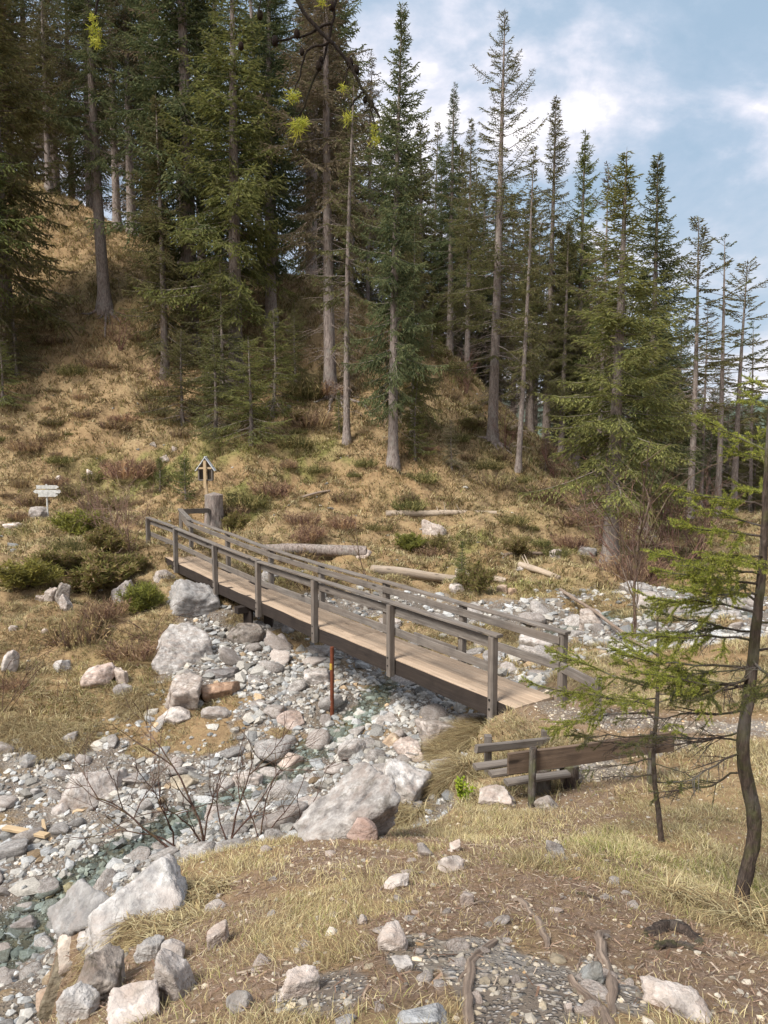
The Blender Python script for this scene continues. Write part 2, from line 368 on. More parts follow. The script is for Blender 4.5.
def mat_ground():
    m, nt, b = newmat('ground'); g = NT(nt); P = g.pos()
    a = g.attr('col'); sep = g.n('ShaderNodeSeparateColor'); g.l(a.outputs['Color'], sep.inputs[0])
    R, G, B = sep.outputs
    n1 = g.noise(P, .9, 6, .62); n2 = g.noise(P, 9, 6, .7); n3 = g.noise(P, 55, 4, .7); n0 = g.noise(P, .22, 3, .5)
    straw = g.ramp(g.math('MULTIPLY_ADD', n2, .7, g.math('MULTIPLY', n1, .3)), [(.25, (.10, .062, .036)), (.42, (.22, .15, .082)), (.55, (.33, .24, .128)), (.72, (.43, .34, .19))])
    straw = g.mix(g.ramp(n0, [(.4, 0.0), (.65, .5)]), straw, (.27, .16, .075))
    straw = g.mix(g.math('MULTIPLY', g.ramp(n3, [(.35, 1.0), (.6, 0.0)]), .45), straw, (.12, .08, .04))
    moss = g.ramp(n2, [(.3, (.07, .075, .022)), (.5, (.155, .15, .045)), (.7, (.27, .235, .085))])
    c = g.mix(G, straw, moss)
    dirt = g.ramp(g.math('MULTIPLY_ADD', n3, .5, g.math('MULTIPLY', n2, .5)), [(.3, (.075, .045, .03)), (.5, (.17, .115, .08)), (.68, (.30, .22, .16))])
    c = g.mix(g.math('MULTIPLY', B, g.ramp(n2, [(.38, 0.4), (.58, 1.0)])), c, dirt)
    wob = g.n('ShaderNodeVectorMath', operation='MULTIPLY_ADD'); cn = g.n('ShaderNodeTexNoise'); cn.inputs['Scale'].default_value = 14; g.l(P, cn.inputs[0])
    g.l(cn.outputs['Color'], wob.inputs[0]); wob.inputs[1].default_value = (.06, .06, .06); g.l(P, wob.inputs[2])
    W = wob.outputs[0]
    v1 = g.voro(W, 20, out='Color'); v1d = g.voro(W, 13, 'DISTANCE_TO_EDGE'); v2 = g.voro(W, 42, out='Color'); v2d = g.voro(W, 42, 'DISTANCE_TO_EDGE')
    s1 = g.n('ShaderNodeSeparateColor'); g.l(v1, s1.inputs[0]); s2 = g.n('ShaderNodeSeparateColor'); g.l(v2, s2.inputs[0])
    st1 = g.ramp(s1.outputs[0], [(0, (.20, .19, .175)), (.3, (.33, .31, .28)), (.6, (.45, .41, .36)), (.85, (.55, .54, .53)), (1, (.38, .27, .19))])
    st2 = g.ramp(s2.outputs[0], [(0, (.16, .14, .12)), (.4, (.33, .29, .25)), (.7, (.48, .44, .40)), (1, (.6, .58, .55))])
    big = g.ramp(s1.outputs[1], [(.45, 0.0), (.5, 1.0)])
    gr = g.mix(big, st2, st1)
    edge = g.mix(big, g.ramp(g.voro(W, 42), [(.25, 1.0), (.55, 0.0)]), g.ramp(g.voro(W, 20), [(.25, 1.0), (.5, 0.0)]))
    silt = g.ramp(g.noise(P, 1.3, 5, .6), [(.38, (.16, .125, .085)), (.5, (.24, .20, .155)), (.62, (.30, .275, .245))])
    gr = g.mix(g.math('SUBTRACT', 1, edge), gr, (.15, .12, .095))
    gr = g.mix(g.ramp(g.noise(P, 1.7, 4, .6), [(.46, 0.0), (.62, .75)]), gr, silt)
    och = g.ramp(g.noise(P, .8, 5, .65), [(.55, 0.0), (.68, .55)])
    gr = g.mix(och, gr, (.36, .23, .09))
    c = g.mix(g.ramp(g.math('ADD', R, g.math('MULTIPLY_ADD', n2, .5, -.25)), [(.4, 0.0), (.6, 1.0)]), c, gr)
    g.l(c, b.inputs['Base Color']); b.inputs['Roughness'].default_value = .95
    hh = g.math('ADD', g.math('MULTIPLY', n2, .6), g.math('MULTIPLY', n3, .25))
    hh = g.mix(R, hh, g.math('MULTIPLY_ADD', n3, .3, edge))
    g.l(g.bump(hh, .8, .04), b.inputs['Normal'])
    return m
def mat_rock(name='limestone', tint=(1, 1, 1), wet=0, lichen=.5):
    m, nt, b = newmat(name); g = NT(nt); P = g.obj(); r = g.rnd()
    off = g.n('ShaderNodeVectorMath', operation='ADD'); g.l(P, off.inputs[0]); g.l(g.math('MULTIPLY', r, 37.0), off.inputs[1]); P = off.outputs[0]
    n1 = g.noise(P, 2.2, 7, .62, .4); n2 = g.noise(P, 11, 6, .7); n3 = g.noise(g.mapv(P, (3, 3, 14)), 1.6, 5, .6, .8); n4 = g.noise(P, 60, 3, .6)
    f = g.math('ADD', g.math('MULTIPLY', n1, .4), g.math('MULTIPLY', n2, .6))
    c = g.ramp(f, [(.35, (.085, .073, .066)), (.44, (.23, .208, .19)), (.52, (.38, .35, .32)), (.62, (.60, .565, .53))])
    c = g.mix(g.ramp(n3, [(.45, 0.0), (.62, .45)]), c, (.34, .26, .21))
    c = g.mix(g.ramp(n3, [(.28, .5), (.40, 0.0)]), c, (.17, .16, .16))
    c = g.mix(g.math('MULTIPLY', g.ramp(g.noise(P, 5, 5, .7), [(.56, 0.0), (.64, 1.0)]), lichen), c, (.12, .105, .075))
    c = g.mix(g.ramp(r, [(0, .25), (.3, 0.0), (1, .0)]), c, (.38, .39, .395))
    c = g.mix(g.ramp(r, [(.55, 0.0), (1, .38)]), c, (.45, .35, .29))
    v = g.n('ShaderNodeHueSaturation'); g.l(c, v.inputs['Color']); g.l(g.math('MULTIPLY_ADD', g.math('FRACT', g.math('MULTIPLY', r, 7.13)), .5, .78), v.inputs['Value']); v.inputs['Saturation'].default_value = .9
    c = g.mix(1.0, v.outputs[0], tint, 'MULTIPLY')
    a = g.attr('col'); c = g.mix(1.0, c, a.outputs['Color'], 'MULTIPLY')
    crk = g.ramp(g.math('ABSOLUTE', g.math('SUBTRACT', g.noise(g.mapv(P, (1, 1, 2.2)), 1.1, 5, .6, .6), .5)), [(0, 0.0), (.02, 1.0)])
    c = g.mix(g.math('MULTIPLY', g.math('SUBTRACT', 1, crk), g.ramp(n2, [(.45, 0.0), (.6, .4)])), c, (.08, .07, .06))
    g.l(c, b.inputs['Base Color']); b.inputs['Roughness'].default_value = .35 if wet else .88
    h = g.math('ADD', g.math('MULTIPLY', n2, .8), g.math('ADD', g.math('MULTIPLY', n4, .2), g.math('MULTIPLY', crk, .08)))
    g.l(g.bump(h, .75, .05), b.inputs['Normal'])
    return m
def mat_pebble():
    m, nt, b = newmat('pebbles'); g = NT(nt); a = g.attr('col'); n = g.noise(g.pos(), 45, 4, .65)
    c = g.mix(1.0, a.outputs['Color'], g.ramp(n, [(.3, .6), (.7, 1.15)]), 'MULTIPLY')
    g.l(c, b.inputs['Base Color']); b.inputs['Roughness'].default_value = .85; g.l(g.bump(n, .5, .01), b.inputs['Normal']); return m
def mat_leafy(name, val=1.0, trans=.25, rough=.7, rand=.25, hue=.02):
    m, nt, b = newmat(name); g = NT(nt); a = g.attr('col'); r = g.rnd()
    hs = g.n('ShaderNodeHueSaturation'); g.l(a.outputs['Color'], hs.inputs['Color'])
    g.l(g.math('MULTIPLY_ADD', r, rand, val-rand/2), hs.inputs['Value'])
    g.l(g.math('MULTIPLY_ADD', g.math('FRACT', g.math('MULTIPLY', r, 9.7)), hue, .5-hue/2), hs.inputs['Hue'])
    g.l(hs.outputs[0], b.inputs['Base Color']); b.inputs['Roughness'].default_value = rough; b.inputs['Specular IOR Level'].default_value = .15
    if trans:
        out = [n for n in nt.nodes if n.type == 'OUTPUT_MATERIAL'][0]
        tr = g.n('ShaderNodeBsdfTranslucent'); g.l(hs.outputs[0], tr.inputs[0]); mx = g.n('ShaderNodeMixShader'); mx.inputs[0].default_value = trans
        g.l(b.outputs[0], mx.inputs[1]); g.l(tr.outputs[0], mx.inputs[2]); g.l(mx.outputs[0], out.inputs[0])
    return m
def mat_bark(name, dark=(.06, .045, .035), lite=(.24, .19, .16), scale=1.0, moss=0.0):
    m, nt, b = newmat(name); g = NT(nt); P = g.obj()
    n1 = g.noise(g.mapv(P, (9*scale, 9*scale, 1.8*scale)), 2.2, 6, .68, .5); n2 = g.noise(P, 3, 4, .6)
    c = g.ramp(n1, [(.34, dark), (.5, tuple((x+y)/2 for x, y in zip(dark, lite))), (.68, lite)])
    c = g.mix(g.ramp(n2, [(.5, 0.0), (.68, .5)]), c, (.26, .25, .22))
    if moss: c = g.mix(g.ramp(g.noise(P, 5, 4, .6), [(.5, 0.0), (.62, moss)]), c, (.10, .11, .03))
    c = g.mix(1.0, c, g.attr('col').outputs['Color'], 'MULTIPLY')
    g.l(c, b.inputs['Base Color']); b.inputs['Roughness'].default_value = .92
    g.l(g.bump(n1, .9, .03), b.inputs['Normal']); return m
def mat_wood(name, dark, lite, brown, bw=.5, stretch=18, bumpd=.006):
    m, nt, b = newmat(name); g = NT(nt); P = g.attr('wc').outputs['Vector']
    n1 = g.noise(g.mapv(P, (.9, stretch, stretch)), 1.6, 7, .7, .35)
    n2 = g.noise(g.mapv(P, (.5, 3, 3)), 1.3, 4, .6, .3); n3 = g.noise(g.mapv(P, (1.5, 60, 60)), 1.5, 3, .6); n4 = g.noise(g.pos(), 3, 4, .6)
    c = g.ramp(g.math('ADD', g.math('MULTIPLY', n1, .7), g.math('MULTIPLY', n3, .3)), [(.30, dark), (.5, tuple((x+y)/2 for x, y in zip(dark, lite))), (.68, lite)])
    c = g.mix(g.ramp(n2, [(.4, 0.0), (.65, bw)]), c, brown)
    c = g.mix(g.ramp(n4, [(.5, 0.0), (.7, .45)]), c, dark)
    kn = g.voro(g.mapv(P, (1.1, 4.2, 4.2)), 1.0); c = g.mix(g.ramp(kn, [(.06, .85), (.12, 0.0)]), c, tuple(x*.5 for x in dark))
    c = g.mix(1.0, c, g.attr('col').outputs['Color'], 'MULTIPLY')
    g.l(c, b.inputs['Base Color']); b.inputs['Roughness'].default_value = .82
    g.l(g.bump(g.math('ADD', n1, g.math('MULTIPLY', n3, .6)), .7, bumpd), b.inputs['Normal']); return m
def mat_plain(name, col, rough=.6, metal=0, nscale=12, var=.3):
    m, nt, b = newmat(name); g = NT(nt); n = g.noise(g.pos(), nscale, 5, .65)
    c = g.mix(1.0, col, g.ramp(n, [(.3, 1-var), (.7, 1+var)]), 'MULTIPLY'); g.l(c, b.inputs['Base Color'])
    b.inputs['Roughness'].default_value = rough; b.inputs['Metallic'].default_value = metal; g.l(g.bump(n, .3, .005), b.inputs['Normal']); return m
def mat_water():
    m, nt, b = newmat('water'); g = NT(nt); P = g.pos()
    b.inputs['Base Color'].default_value = (.93, .97, .96, 1); b.inputs['Transmission Weight'].default_value = 1.0; b.inputs['IOR'].default_value = 1.33
    b.inputs['Roughness'].default_value = .06; b.inputs['Specular IOR Level'].default_value = .5
    n = g.noise(P, 5, 3, .5, .4); g.l(g.bump(n, .25, .02), b.inputs['Normal'])
    fr = g.n('ShaderNodeFresnel'); fr.inputs[0].default_value = 1.33; tp = g.n('ShaderNodeBsdfTransparent'); tp.inputs[0].default_value = (.80, .88, .86, 1); gl = g.n('ShaderNodeBsdfGlossy'); gl.inputs['Roughness'].default_value = .06
    bn = g.bump(n, .5, .03); g.l(bn, fr.inputs['Normal']); g.l(bn, gl.inputs['Normal']); wm = g.n('ShaderNodeMixShader'); g.l(g.math('MULTIPLY', fr.outputs[0], 1.6, clamp=True), wm.inputs[0]); g.l(tp.outputs[0], wm.inputs[1]); g.l(gl.outputs[0], wm.inputs[2])
    foam = g.ramp(g.noise(P, 5.5, 5, .65, 1.2), [(.60, 0.0), (.72, .4)])
    out = [x for x in nt.nodes if x.type == 'OUTPUT_MATERIAL'][0]; d = g.n('ShaderNodeBsdfDiffuse'); d.inputs[0].default_value = (.62, .68, .70, 1)
    mx = g.n('ShaderNodeMixShader'); g.l(foam, mx.inputs[0]); g.l(wm.outputs[0], mx.inputs[1]); g.l(d.outputs[0], mx.inputs[2]); g.l(mx.outputs[0], out.inputs[0])
    return m
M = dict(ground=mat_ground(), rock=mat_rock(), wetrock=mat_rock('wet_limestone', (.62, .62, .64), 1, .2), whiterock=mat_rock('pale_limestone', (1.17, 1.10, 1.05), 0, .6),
 darkrock=mat_rock('dark_lichen_limestone', (.72, .68, .64), 0, 1.0), peb=mat_pebble(),
 grass=mat_leafy('dry_grass', 1, .2, .8, 0, 0), needle=mat_leafy('spruce_needles', 1.45, .34, .7, .35, .03), nearneedle=mat_leafy('fresh_needles', 1.1, .4, .5, .1, 0),
 bark=mat_bark('spruce_bark', (.085, .062, .05), (.36, .30, .265)), darkbark=mat_bark('dark_bark', (.03, .022, .018), (.13, .095, .075), 3, .5), twig=mat_bark('twig', (.06, .04, .035), (.2, .14, .12), 2),
 wood=mat_wood('weathered_grey_timber', (.055, .046, .04), (.27, .24, .21), (.17, .13, .10)),
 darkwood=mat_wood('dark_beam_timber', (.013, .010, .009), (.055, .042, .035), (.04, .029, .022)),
 deck=mat_wood('worn_deck_boards', (.23, .165, .115), (.50, .385, .28), (.38, .275, .19), .5, 10),
 bench=mat_wood('brown_bench_timber', (.045, .032, .024), (.20, .14, .098), (.13, .088, .058)),
 paleboard=mat_wood('pale_board', (.28, .2, .12), (.55, .42, .27), (.5, .36, .2)), log=mat_wood('bleached_log', (.22, .17, .13), (.55, .46, .36), (.40, .30, .21), .5, 12, .01),
 root=mat_wood('bare_root', (.055, .036, .027), (.46, .36, .28), (.24, .16, .11), .4, 45, .012),
 rust=mat_plain('rusty_steel', (.16, .05, .025), .8, .2), signwhite=mat_plain('weathered_white_paint', (.5, .49, .46), .7), water=mat_water(), iron=mat_plain('bolt_iron', (.05, .045, .04), .6, .6),
 roofing=mat_plain('pale_sheet_roof', (.55, .57, .58), .5), greypaint=mat_plain('grey_boards', (.22, .21, .20), .8))
# ------------------------------------------------------------------ world and sun
w = bpy.data.worlds.new('World'); SC.world = w; w.use_nodes = True; nt = w.node_tree; nt.nodes.clear(); g = NT(nt)
out = g.n('ShaderNodeOutputWorld'); bg = g.n('ShaderNodeBackground'); g.l(bg.outputs[0], out.inputs[0])
SUN_EL, SUN_AZ = math.radians(50), math.radians(-135)      # azimuth clockwise from +Y (negative = from the left)
sky = g.n('ShaderNodeTexSky', sky_type='NISHITA'); sky.sun_disc = False; sky.sun_elevation = SUN_EL; sky.sun_rotation = SUN_AZ; sky.altitude = 900; sky.air_density = 1.2; sky.dust_density = 2.0
D = g.n('ShaderNodeTexCoord').outputs['Generated']; sx = g.n('ShaderNodeSeparateXYZ'); g.l(D, sx.inputs[0])
zz = g.math('ADD', g.math('MAXIMUM', sx.outputs[2], 0), .42)
cb = g.n('ShaderNodeCombineXYZ'); g.l(g.math('DIVIDE', sx.outputs[0], zz), cb.inputs[0]); g.l(g.math('DIVIDE', sx.outputs[1], zz), cb.inputs[1])
CV = g.mapv(cb.outputs[0], (1, 1, 1), (2.4, 8.3, 0))
n1 = g.noise(CV, 3.1, 8, .56, .25); n2 = g.noise(g.mapv(CV, (1, 1, 1), (5, 9, 2)), 4.2, 7, .6, .3)
f = g.math('ADD', g.math('MULTIPLY', n1, .65), g.math('MULTIPLY', n2, .35))
cloudc = g.ramp(f, [(.40, (2.6, 3.5, 4.5)), (.455, (3.0, 3.8, 4.8)), (.50, (4.0, 4.5, 5.4)), (.54, (5.4, 5.5, 6.2)), (.59, (8.2, 7.9, 8.1))])
cover = g.ramp(f, [(.33, .88), (.5, .98)])
hz = g.ramp(sx.outputs[2], [(0.0, 1.0), (.10, .8), (.32, 0.0)])
cc = g.mix(cover, sky.outputs[0], cloudc)
warm = g.ramp(n1, [(.4, (4.0, 4.5, 5.2)), (.6, (7.4, 6.9, 6.7))])
cc = g.mix(g.math('MULTIPLY', hz, .5), cc, warm)
g.l(cc, bg.inputs[0]); bg.inputs[1].default_value = .1
sun = bpy.data.lights.new('sun', 'SUN'); sun.energy = 3.8; sun.angle = math.radians(20); sun.color = (1, .955, .89)
so = bpy.data.objects.new('sun', sun); COL.objects.link(so)
sd = Vector((math.sin(SUN_AZ)*math.cos(SUN_EL), math.cos(SUN_AZ)*math.cos(SUN_EL), math.sin(SUN_EL)))
so.rotation_euler = sd.to_track_quat('Z', 'Y').to_euler(); so.location = (0, 0, 60)
SC.view_settings.view_transform = 'Standard'; SC.view_settings.look = 'None'; SC.view_settings.gamma = 1; SC.view_settings.exposure = .70
SC.render.engine = 'CYCLES'; SC.cycles.use_denoising = True; SC.cycles.max_bounces = 6; SC.cycles.transparent_max_bounces = 8
SC.cycles.use_adaptive_sampling = True; SC.cycles.adaptive_threshold = .02
# ------------------------------------------------------------------ ground sheet
def ground_sheet():
    ar = np.radians(41); na = 760
    fine = np.linspace(-ar, ar, na); rest = np.linspace(ar, 2*math.pi-ar, 110)[1:-1]
    ang = np.r_[fine, rest]; n = len(ang)
    r = np.r_[np.geomspace(.9, 14, 420), np.geomspace(14, 70, 420)[1:], np.geomspace(70, 2600, 60)[1:]]
    A, Rr = np.meshgrid(ang, r); X = np.sin(A)*Rr; Y = np.cos(A)*Rr
    Z = H(X, Y); gr, mo, di = masks(X, Y)
    V = np.stack([X, Y, Z], -1).reshape(-1, 3); C = np.stack([gr, mo, di], -1).reshape(-1, 3)
    k = len(r); i = np.arange(k-1)[:, None]*n; j = np.arange(n)[None, :]; j2 = (j+1) % n
    q = np.stack([i+j, i+n+j, i+n+j2, i+j2], -1).reshape(-1, 4)
    mb = MB(); mb.add(V, q, None, C)
    c = np.array([[0, 0, gz(0, 0)]]); mb.add(np.vstack([c, V[:n]]), None, [[0, 1+jj, 1+(jj+1) % n] for jj in range(n)], (0, 0, .5))
    o = mb.build('ground', M['ground']); tag(o, kind='structure')
    return o
ground_sheet()
def water():
    seg = []; ds = .12
    for a, b in zip(WP[:-1], WP[1:]):
        k = max(2, int(np.linalg.norm(b-a)/ds)); seg += [a+(b-a)*t for t in np.linspace(0, 1, k, endpoint=False)]
    c = np.array(seg); 
    for _ in range(30): c[1:-1] = (c[:-2]+c[2:]+2*c[1:-1])/4
    T = nrm(np.gradient(c, axis=0)); Nn = np.stack([-T[:, 1], T[:, 0]], 1); m = 19; u = np.linspace(-.6, .6, m)
    X = c[:, 0][:, None]+Nn[:, 0][:, None]*u; Y = c[:, 1][:, None]+Nn[:, 1][:, None]*u
    zc, _ = base_h(c[:, 0], c[:, 1]); zc = H(c[:, 0], c[:, 1], False)
    for _ in range(25): zc[1:-1] = (zc[:-2]+zc[2:]+2*zc[1:-1])/4
    Z = zc[:, None]+.035+0*u[None]+fbm2(X, Y, .25, 2, 70)*.008
    k = len(c); i = np.arange(k-1)[:, None]*m; j = np.arange(m-1)[None, :]
    mb = MB(); mb.add(np.stack([X, Y, Z], -1).reshape(-1, 3), np.stack([i+m+j, i+m+j+1, i+j+1, i+j], -1).reshape(-1, 4))
    tag(mb.build('stream_water', M['water']), kind='structure')
water()
def mountains():
    mb = MB(); n = 160
    for k, (R0, hh, base) in enumerate([(2400, 150, -90), (4200, 420, -120)]):
        a = np.linspace(-1.3, 1.3, n); t = np.linspace(0, 1, 14)
        A, Tt = np.meshgrid(a, t); prof = (.55+fbm2(A*6+k*9, A*0, 1, 5, 80+k)*.6)
        R = R0+(1-np.abs(Tt*2-1))*0+Tt*1400; zz = base+np.sin(Tt*math.pi)**.8*hh*prof*(1+.15*fbm2(A*30, Tt*6, 1, 3, 82))
        V = np.stack([np.sin(A)*R, np.cos(A)*R, zz], -1).reshape(-1, 3)
        i = np.arange(13)[:, None]*n; j = np.arange(n-1)[None, :]
        mb.add(V, np.stack([i+j, i+j+1, i+n+j+1, i+n+j], -1).reshape(-1, 4))
    m = mat_plain('forested_mountain', (.075, .10, .075), .95, 0, .004, .5)
    tag(mb.build('hills', m), kind='structure')
mountains()
# ------------------------------------------------------------------ footbridge
P0 = np.array([1.58, 10.3]); BD = nrm(np.array([-.587, .81])); BR = np.array([BD[1], -BD[0]]); BW = .9
def rise(s): return .28*sstep(7.0, 15.2, s)
def bp(s, off, z): q = P0+BD*s+BR*off; return np.array([q[0], q[1], CZ+z+float(rise(s))])
ZB, ZD, ZT = -4.12, -3.86, -2.86      # stringer bottom, deck top, handrail top
SL = [0, 2.46, 4.98, 7.47, 9.85, 12.6, 14.9]
br = empty('footbridge', (0, 0, 0), 'grey weathered timber footbridge with railings over the stony creek', 'footbridge')
def seg(mb, s0, s1, off, zc, w, h, seed, **k):
    n = max(1, int(round((s1-s0)/2.5))); cuts = np.linspace(s0, s1, n+1)
    for i in range(n): beam(mb, bp(cuts[i]+.002, off, zc), bp(cuts[i+1]-.002, off, zc), w, h, seed=seed+i, **k)
for side, off in ((0, 0.0), (1, BW)):
    sg = 1 if side == 0 else -1
    mb = MB()
    for i in range(3):
        a, b = [(-.34, 5.1), (5.1, 10.1), (10.1, 15.2)][i]
        beam(mb, bp(a+.002, off+sg*.10, ZB+.12), bp(b-.002, off+sg*.10, ZB+.105), .13, .265, seed=10+i+side*5, warp=.01)
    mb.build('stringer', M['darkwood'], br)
    sl = SL if side == 0 else [-.46, 1.72, 3.9, 6.3, 8.7, 11.2, 13.9]
    for i, s in enumerate(sl):
        mb = MB(); lean = rng.normal(0, .012, 2)
        top = bp(s, off-sg*.03, ZT-.045); bot = bp(s, off-sg*.03, ZB-.03)
        top = top+np.r_[lean, 0]
        beam(mb, bot, top, .115, .105, up=(BD[0], BD[1], 0), seed=40+i+side*11, ch=.01)
        po = mb.build('post', M['wood'], br)
        if side == 0 or i < 6:
            mb = MB()
            for dz in (.16, .30):
                c = bp(s, off-sg*.03, ZB+dz)-np.r_[BR*sg, 0]*.055
                tube(mb, [c, c-np.r_[BR*sg, 0]*.016], .016, 7)
            mb.build('bolt', M['iron'], po)
    sA, sB = sl[0]-.10, sl[-1]+.1
    cuts = [sA]+[x for x in sl[1:-1]]+[sB]
    mb = MB(); mr = MB(); lr = MB()
    for i, (a, b) in enumerate(zip(cuts[:-1], cuts[1:])):
        beam(mb, bp(a, off-sg*.0, ZT-.018), bp(b-.004, off-sg*.0, ZT-.018+rng.normal(0, .008)), .13, .038, seed=70+i+side*9, warp=.006)
        beam(mr, bp(a+(.1 if i == 0 else 0), off+sg*.045, ZT-.15), bp(b-.006, off+sg*.045, ZT-.15+rng.normal(0, .01)), .03, .125, seed=90+i+side*9)
        beam(lr, bp(a+(.1 if i == 0 else 0), off+sg*.045, ZT-.52+rng.normal(0, .01)), bp(b-.006, off+sg*.045, ZT-.52), .03, .135, seed=110+i+side*9)
    if side == 0:
        beam(lr, bp(.9, off+sg*.083, ZT-.47), bp(1.95, off+sg*.083, ZT-.47), .03, .09, seed=133)
    mb.build('handrail', M['wood'], br); mr.build('upper_rail', M['wood'], br); lr.build('lower_rail', M['wood'], br)
# board running on from the right railing to a short post beyond the deck
e0 = bp(-.46, BW-.02, ZT-.53); e1 = at(599, 687, 9.66)
mb = MB(); beam(mb, e0, e1, .035, .15, seed=150); tag(mb.build('wing_rail', M['wood'], br))
mb = MB(); g1 = gz(e1[0], e1[1]); beam(mb, (e1[0], e1[1]+.05, g1-.2), (e1[0], e1[1]+.05, e1[2]+.10), .09, .09, up=(0, 1, 0), seed=151); mb.build('post', M['wood'], br)
# splayed rail at the far end
f0 = bp(13.9, BW, ZT-.02); f1 = at(180, 509, 24.3); mb = MB()
beam(mb, f0, f1, .15, .045, seed=152); beam(mb, f0-[0, 0, .2], f1-[0, 0, .2], .035, .22, seed=153)
f2 = at(208, 508, 26.0); beam(mb, f1-[0, 0, .09], f2-[0, 0, .09], .04, .17, seed=154); mb.build('wing_rail', M['wood'], br)
for q in (f1, f2):
    mb = MB(); beam(mb, (q[0], q[1]+.06, gz(q[0], q[1])-.2), (q[0], q[1]+.06, q[2]-.03), .1, .1, up=(0, 1, 0), seed=155); mb.build('post', M['wood'], br)
mb = MB(); nb = 6
for i in range(nb):
    o = .04+(BW-.08)*(i+.5)/nb
    for a, b in ((-.38, 4.0), (4.0, 9.2), (9.2, 15.6)):
        j = rng.normal(0, .25); a2 = a+(j*0 if a < 0 else 0)
        beam(mb, bp(a2+.003, o, ZD-.02+rng.normal(0, .002)), bp(b-.003, o, ZD-.02+rng.normal(0, .002)), (BW-.08)/nb-.008, .045, seed=160+i*3+int(b), warp=.003, col=np.ones(3)*rng.uniform(.82, 1.1), k=24)
mb.build('deck', M['deck'], br)
mb = MB()
for s in np.arange(.4, 15, 1.25): beam(mb, bp(s, .12, ZD-.085), bp(s, BW-.12, ZD-.085), .1, .08, seed=int(s*7)+200)
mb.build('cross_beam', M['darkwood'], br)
for off in (.18, BW-.18):
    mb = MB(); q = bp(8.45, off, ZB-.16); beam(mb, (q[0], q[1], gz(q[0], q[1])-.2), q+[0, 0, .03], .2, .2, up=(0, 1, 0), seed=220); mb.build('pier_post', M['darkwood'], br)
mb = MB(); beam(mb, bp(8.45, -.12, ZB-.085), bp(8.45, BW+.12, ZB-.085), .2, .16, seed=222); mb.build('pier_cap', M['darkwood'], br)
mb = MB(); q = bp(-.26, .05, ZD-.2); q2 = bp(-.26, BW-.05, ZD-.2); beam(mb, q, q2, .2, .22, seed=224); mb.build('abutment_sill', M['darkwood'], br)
# ------------------------------------------------------------------ bench
b0 = at(508, 764, 7.4); b1 = at(673, 741, 7.98); b1[2] = b0[2]
bd = nrm(b1-b0); bn = np.array([-bd[1], bd[0], 0])        # away from the camera
bench = empty('bench', (0, 0, 0), 'low rustic bench with one thick brown backrest plank facing the creek', 'bench')
mb = MB(); beam(mb, b0, b1, .042, .225, seed=300, ch=.005, warp=.006); mb.build('backrest', M['bench'], bench)
for k, d in enumerate((.26, 1.72)):
    q = b0+bd*d-bn*.065; gl = gz(q[0], q[1]); tp = q+[0, 0, .17]
    mb = MB(); pts = [np.array([q[0]-.01, q[1], gl-.15]), np.array([q[0], q[1], gl+.15]), tp-[0, 0, .1], tp]; beam(mb, pts[0], tp, .07, .07, up=(0, 1, 0), seed=301+k, ch=.018, warp=.02); mb.build('post', M['darkbark'], bench)
for k in range(3):
    q0 = b0+bd*(-.15+.12*k)+bn*(.52-.15*k); q1 = b0+bd*(1.05-.1*k)+bn*(.52-.15*k); z = b0[2]-.24-.045*k
    pts = [np.array([*(q0+(q1-q0)*t)[:2], z+.008*math.sin(t*5+k)]) for t in np.linspace(0, 1, 12)]
    mb = MB(); beam(mb, pts[0], pts[-1], .12, .05, seed=k+3, ch=.014, warp=.01); mb.build('seat_slat', M['wood'], bench)
for d in (.6, .95):
    q = b0+bd*d+bn*.37; mb = MB(); pts = [np.array([q[0], q[1], gz(q[0], q[1])-.2]), np.array([q[0], q[1], b0[2]-.29])]
    if pts[1][2]-pts[0][2] > .06: tube(mb, [pts[0], (pts[0]+pts[1])/2, pts[1]], .11, 12, rough=.1); mb.build('leg', M['darkbark'], bench)
# low handrail beside the bench
ra = at(476, 749, 8.4); rb = at(551, 741, 9.1); rl = empty('short_railing', (0, 0, 0), 'short low railing of one grey beam on two posts beyond the bench', 'railing')
mb = MB(); beam(mb, ra, rb, .06, .1, seed=310, ch=.012); mb.build('rail', M['wood'], rl)
for d, px in ((.16, 492), (.93, 543)):
    q = ra+(rb-ra)*d+np.array([0, .075, 0]); mb = MB(); beam(mb, (q[0], q[1], min(gz(q[0], q[1])-.2, q[2]-.45)), q+[0, 0, .12], .085, .085, up=(0, 1, 0), seed=311+px); mb.build('post', M['wood'], rl)
# ------------------------------------------------------------------ signs, box, stump, pole, board
q = gp(48, 517); sp = empty('signpost', (0, 0, 0), 'signpost with weathered white direction boards on the left slope', 'signpost')
mb = MB(); tp = at(48, 487, q[1]); tube(mb, [(q[0], q[1], q[2]-.2), (q[0], q[1], tp[2]+.1)], .035, 8, col=(.9, .9, .9)); mb.build('post', M['signwhite'], sp)
for k, (x0, x1, y) in enumerate([(36, 59, 487), (33, 61, 491.5), (38, 58, 495)]):
    a = at(x0, y, q[1]-.06); b = at(x1, y, q[1]-.06); mb = MB(); hb = .065; t = .012
    if k == 1: out = [(a[0]+.08, -hb), (b[0]-.05, -hb), (b[0], 0), (b[0]-.05, hb), (a[0]+.08, hb), (a[0], 0)]
    else: out = [(a[0], -hb), (b[0]-.1, -hb), (b[0], 0), (b[0]-.1, hb), (a[0], hb), (a[0]+.02, 0)]
    f = [(x, a[1]-t, a[2]+z) for x, z in out]; r = [(x, a[1]+t, a[2]+z) for x, z in out]
    mb.add(f+r, [[0, 1, 4, 5], [1, 2, 3, 4], [11, 10, 7, 6], [10, 9, 8, 7]]+[[i, 6+i, 6+(i+1) % 6, (i+1) % 6] for i in range(6)])
    mb.build('direction_board', M['signwhite'], sp, smooth=False)
